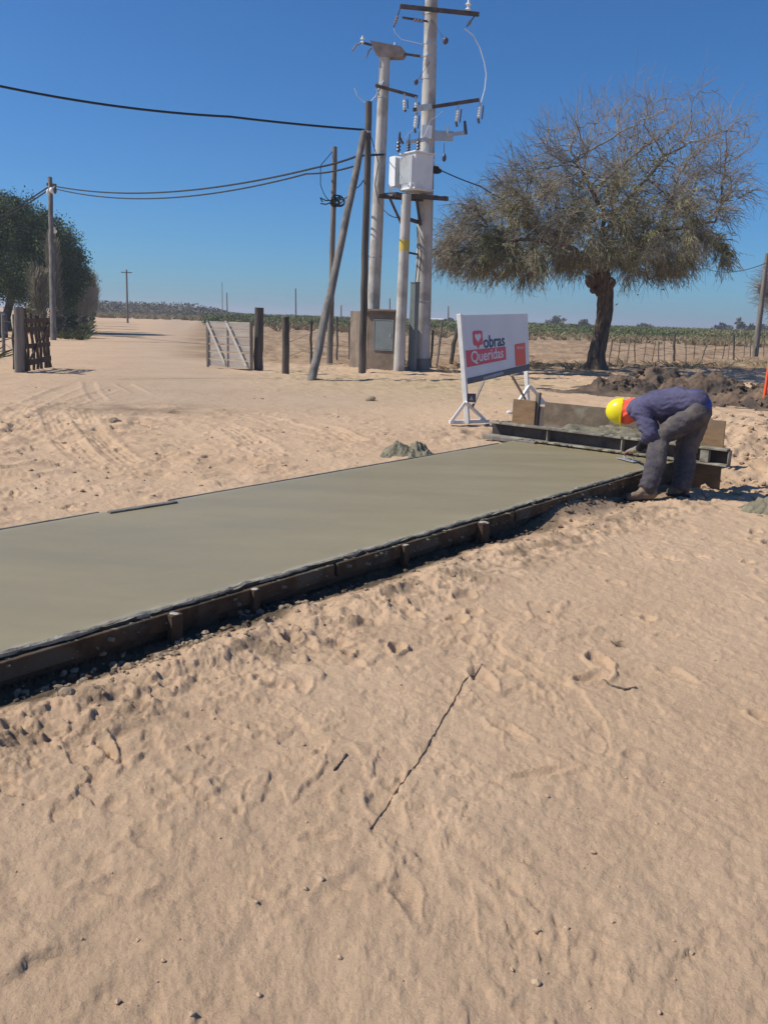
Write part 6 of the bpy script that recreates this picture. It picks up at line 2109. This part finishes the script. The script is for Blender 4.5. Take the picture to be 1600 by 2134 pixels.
    fused('undershirt', [capsule(waist + lat * s * .085 + fwd * 0.0, W(1455, 846, 8.34) + lat * s * .085, .100, .122) for s in (-1, 1)] + [capsule(waist, W(1455, 846, 8.34), .115, .126)], 0.012, M['blue_cloth'], root, 5, 0.010, 12, 7)
    tr = []
    T = lambda a, b, ra, rb: tr.append(capsule(a, b, ra, rb))
    hip2 = W(1449, 858, 8.34)
    for s in (-1, 1): T(hip2 + lat * s * .09, hip2 + lat * s * .08 + fwd * .06 - upv * .05, .150, .135)
    T(hip2 - fwd * .01, hip2 + fwd * .1 - upv * .02, .15, .13)
    T(hpN - fwd * .02, knN, .140, .100); T(knN, knN * .5 + anN * .5 - fwd * .015, .102, .098); T(knN * .5 + anN * .5 - fwd * .015, anN + upv * 0.0, .098, .086)
    T(hpF - fwd * .02, knF, .150, .110); T(knF, knF * .5 + anF * .5 - fwd * .01, .110, .104); T(knF * .5 + anF * .5 - fwd * .01, anF, .104, .094)
    fused('trousers', tr, 0.012, M['trousers'], root, 6, 0.014, 5.5, 9, crease=creases([(knN, .17, .013), (knF, .17, .013), (anN, .15, .015), (anF, .15, .015), (W(1410, 880, 8.15), .14, .008)], 5, 13.0))
    o = fused('back_pocket', [ellipsoid(W(1447, 872, 8.175), (upv, fwd, lat), (.075, .065, .012))], .008, M['trousers'], root, 2)
    # belt loop line and back pocket
    pk = W(1452, 866, 8.2)
    for nm, an, heel, toe, tilt in (('boot', anN, W(1357, 1032, 8.00), W(1310, 1038, 7.98), 0), ('boot', anF, W(1428, 1020, 8.22), W(1397, 1026, 8.24), 0)):
        g = min(gz(heel[0], heel[1]), gz(toe[0], toe[1]))
        heel = heel.copy(); toe = toe.copy()
        fl = gz(heel[0], heel[1])
        o = fused(nm, [capsule(an + upv * .02, heel + upv * .02, .062, .054), capsule(heel + upv * .012, toe + upv * .008, .05, .045), capsule(heel * .4 + toe * .6 + upv * .02, an, .045, .05)], 0.008, M['boot'], root, 4, 0.008, 16, 11)
        d = toe - heel; d[2] = 0; L = np.linalg.norm(d); d /= L
        n_ = np.array([-d[1], d[0], 0])
        MB().box((heel + toe) / 2 - upv * 0.042, (L + .09, .092, .022), (d, n_, upv + d * (heel[2] - toe[2]) / L * 0), 0.006).build('sole', M['rubber'], o)
    # orange hood and collar
    hd = [capsule(hc - ax * .035 - face * 0.015, neck0 - fwd * .0, .110, .108), capsule(neck0 - lat * .05 , neck0 + lat * .05, .104, .104),
          capsule(hc - ax * .06 + face * .05, neck0 + face * .06 + fwd * .035, .085, .09), ellipsoid(hc - ax * .03, (ax, face, side), (.10, .125, .108))]
    fused('hood', hd, 0.010, M['orange_cloth'], root, 5, 0.016, 11, 13)
    # helmet: ribbed shell, brim, peak
    mb = MB()
    n, m_ = 36, 14
    vs, fs = [], []
    for i in range(m_ + 1):
        t = (math.pi / 2) * i / m_
        for k in range(n):
            p = 2 * math.pi * k / n
            rib = 1 + 0.035 * math.exp(-((math.sin(p)) / 0.16) ** 2) * math.cos(t * 0.8) * (i < m_)
            vs.append(hc + ax * (0.158 * math.cos(t) * rib) + (face * math.cos(p) * 0.142 + side * math.sin(p) * 0.118) * math.sin(t) * rib)
    for i in range(m_):
        for k in range(n): fs.append((i * n + k, i * n + (k + 1) % n, (i + 1) * n + (k + 1) % n, (i + 1) * n + k))
    hm = MB().add(vs, fs).build('helmet', M['helmet'], root, smooth=True)
    sl = hm.modifiers.new('thickness', 'SOLIDIFY'); sl.thickness = 0.005
    vs, fs = [], []
    for k in range(n):
        p = 2 * math.pi * k / n
        d = face * math.cos(p) * 0.142 + side * math.sin(p) * 0.118
        o_ = d / np.linalg.norm(d)
        ww = 0.010 + 0.016 * max(0, math.cos(p)) ** 2
        for dz, dr in ((0.006, 0.998), (0.006, None), (-0.006, None), (-0.004, 0.96)):
            vs.append(hc + ax * (dz - (0.012 * max(0, math.cos(p)) if dr is None else 0)) + (d * dr if dr else d + o_ * ww))
    for k in range(n):
        for j in range(4): fs.append((k * 4 + j, ((k + 1) % n) * 4 + j, ((k + 1) % n) * 4 + (j + 1) % 4, k * 4 + (j + 1) % 4))
    MB().add(vs, fs).build('brim', M['helmet'], hm, smooth=True)


worker()


# ------------------------------------------------------------------ thin dry season haze
def haze():
    me = MB().box((0, 0, 7.25), (9400, 9400, 17.5)).build('haze', None)
    me['kind'] = 'stuff'
    mt = bpy.data.materials.new('thin_haze'); mt.use_nodes = True
    t_ = mt.node_tree; t_.nodes.clear()
    o_ = t_.nodes.new('ShaderNodeOutputMaterial'); v_ = t_.nodes.new('ShaderNodeVolumePrincipled')
    v_.inputs['Color'].default_value = (0.86, 0.92, 1.0, 1); v_.inputs['Density'].default_value = 0.0009; v_.inputs['Anisotropy'].default_value = 0.2
    t_.links.new(v_.outputs[0], o_.inputs['Volume'])
    me.data.materials.append(mt)


haze()
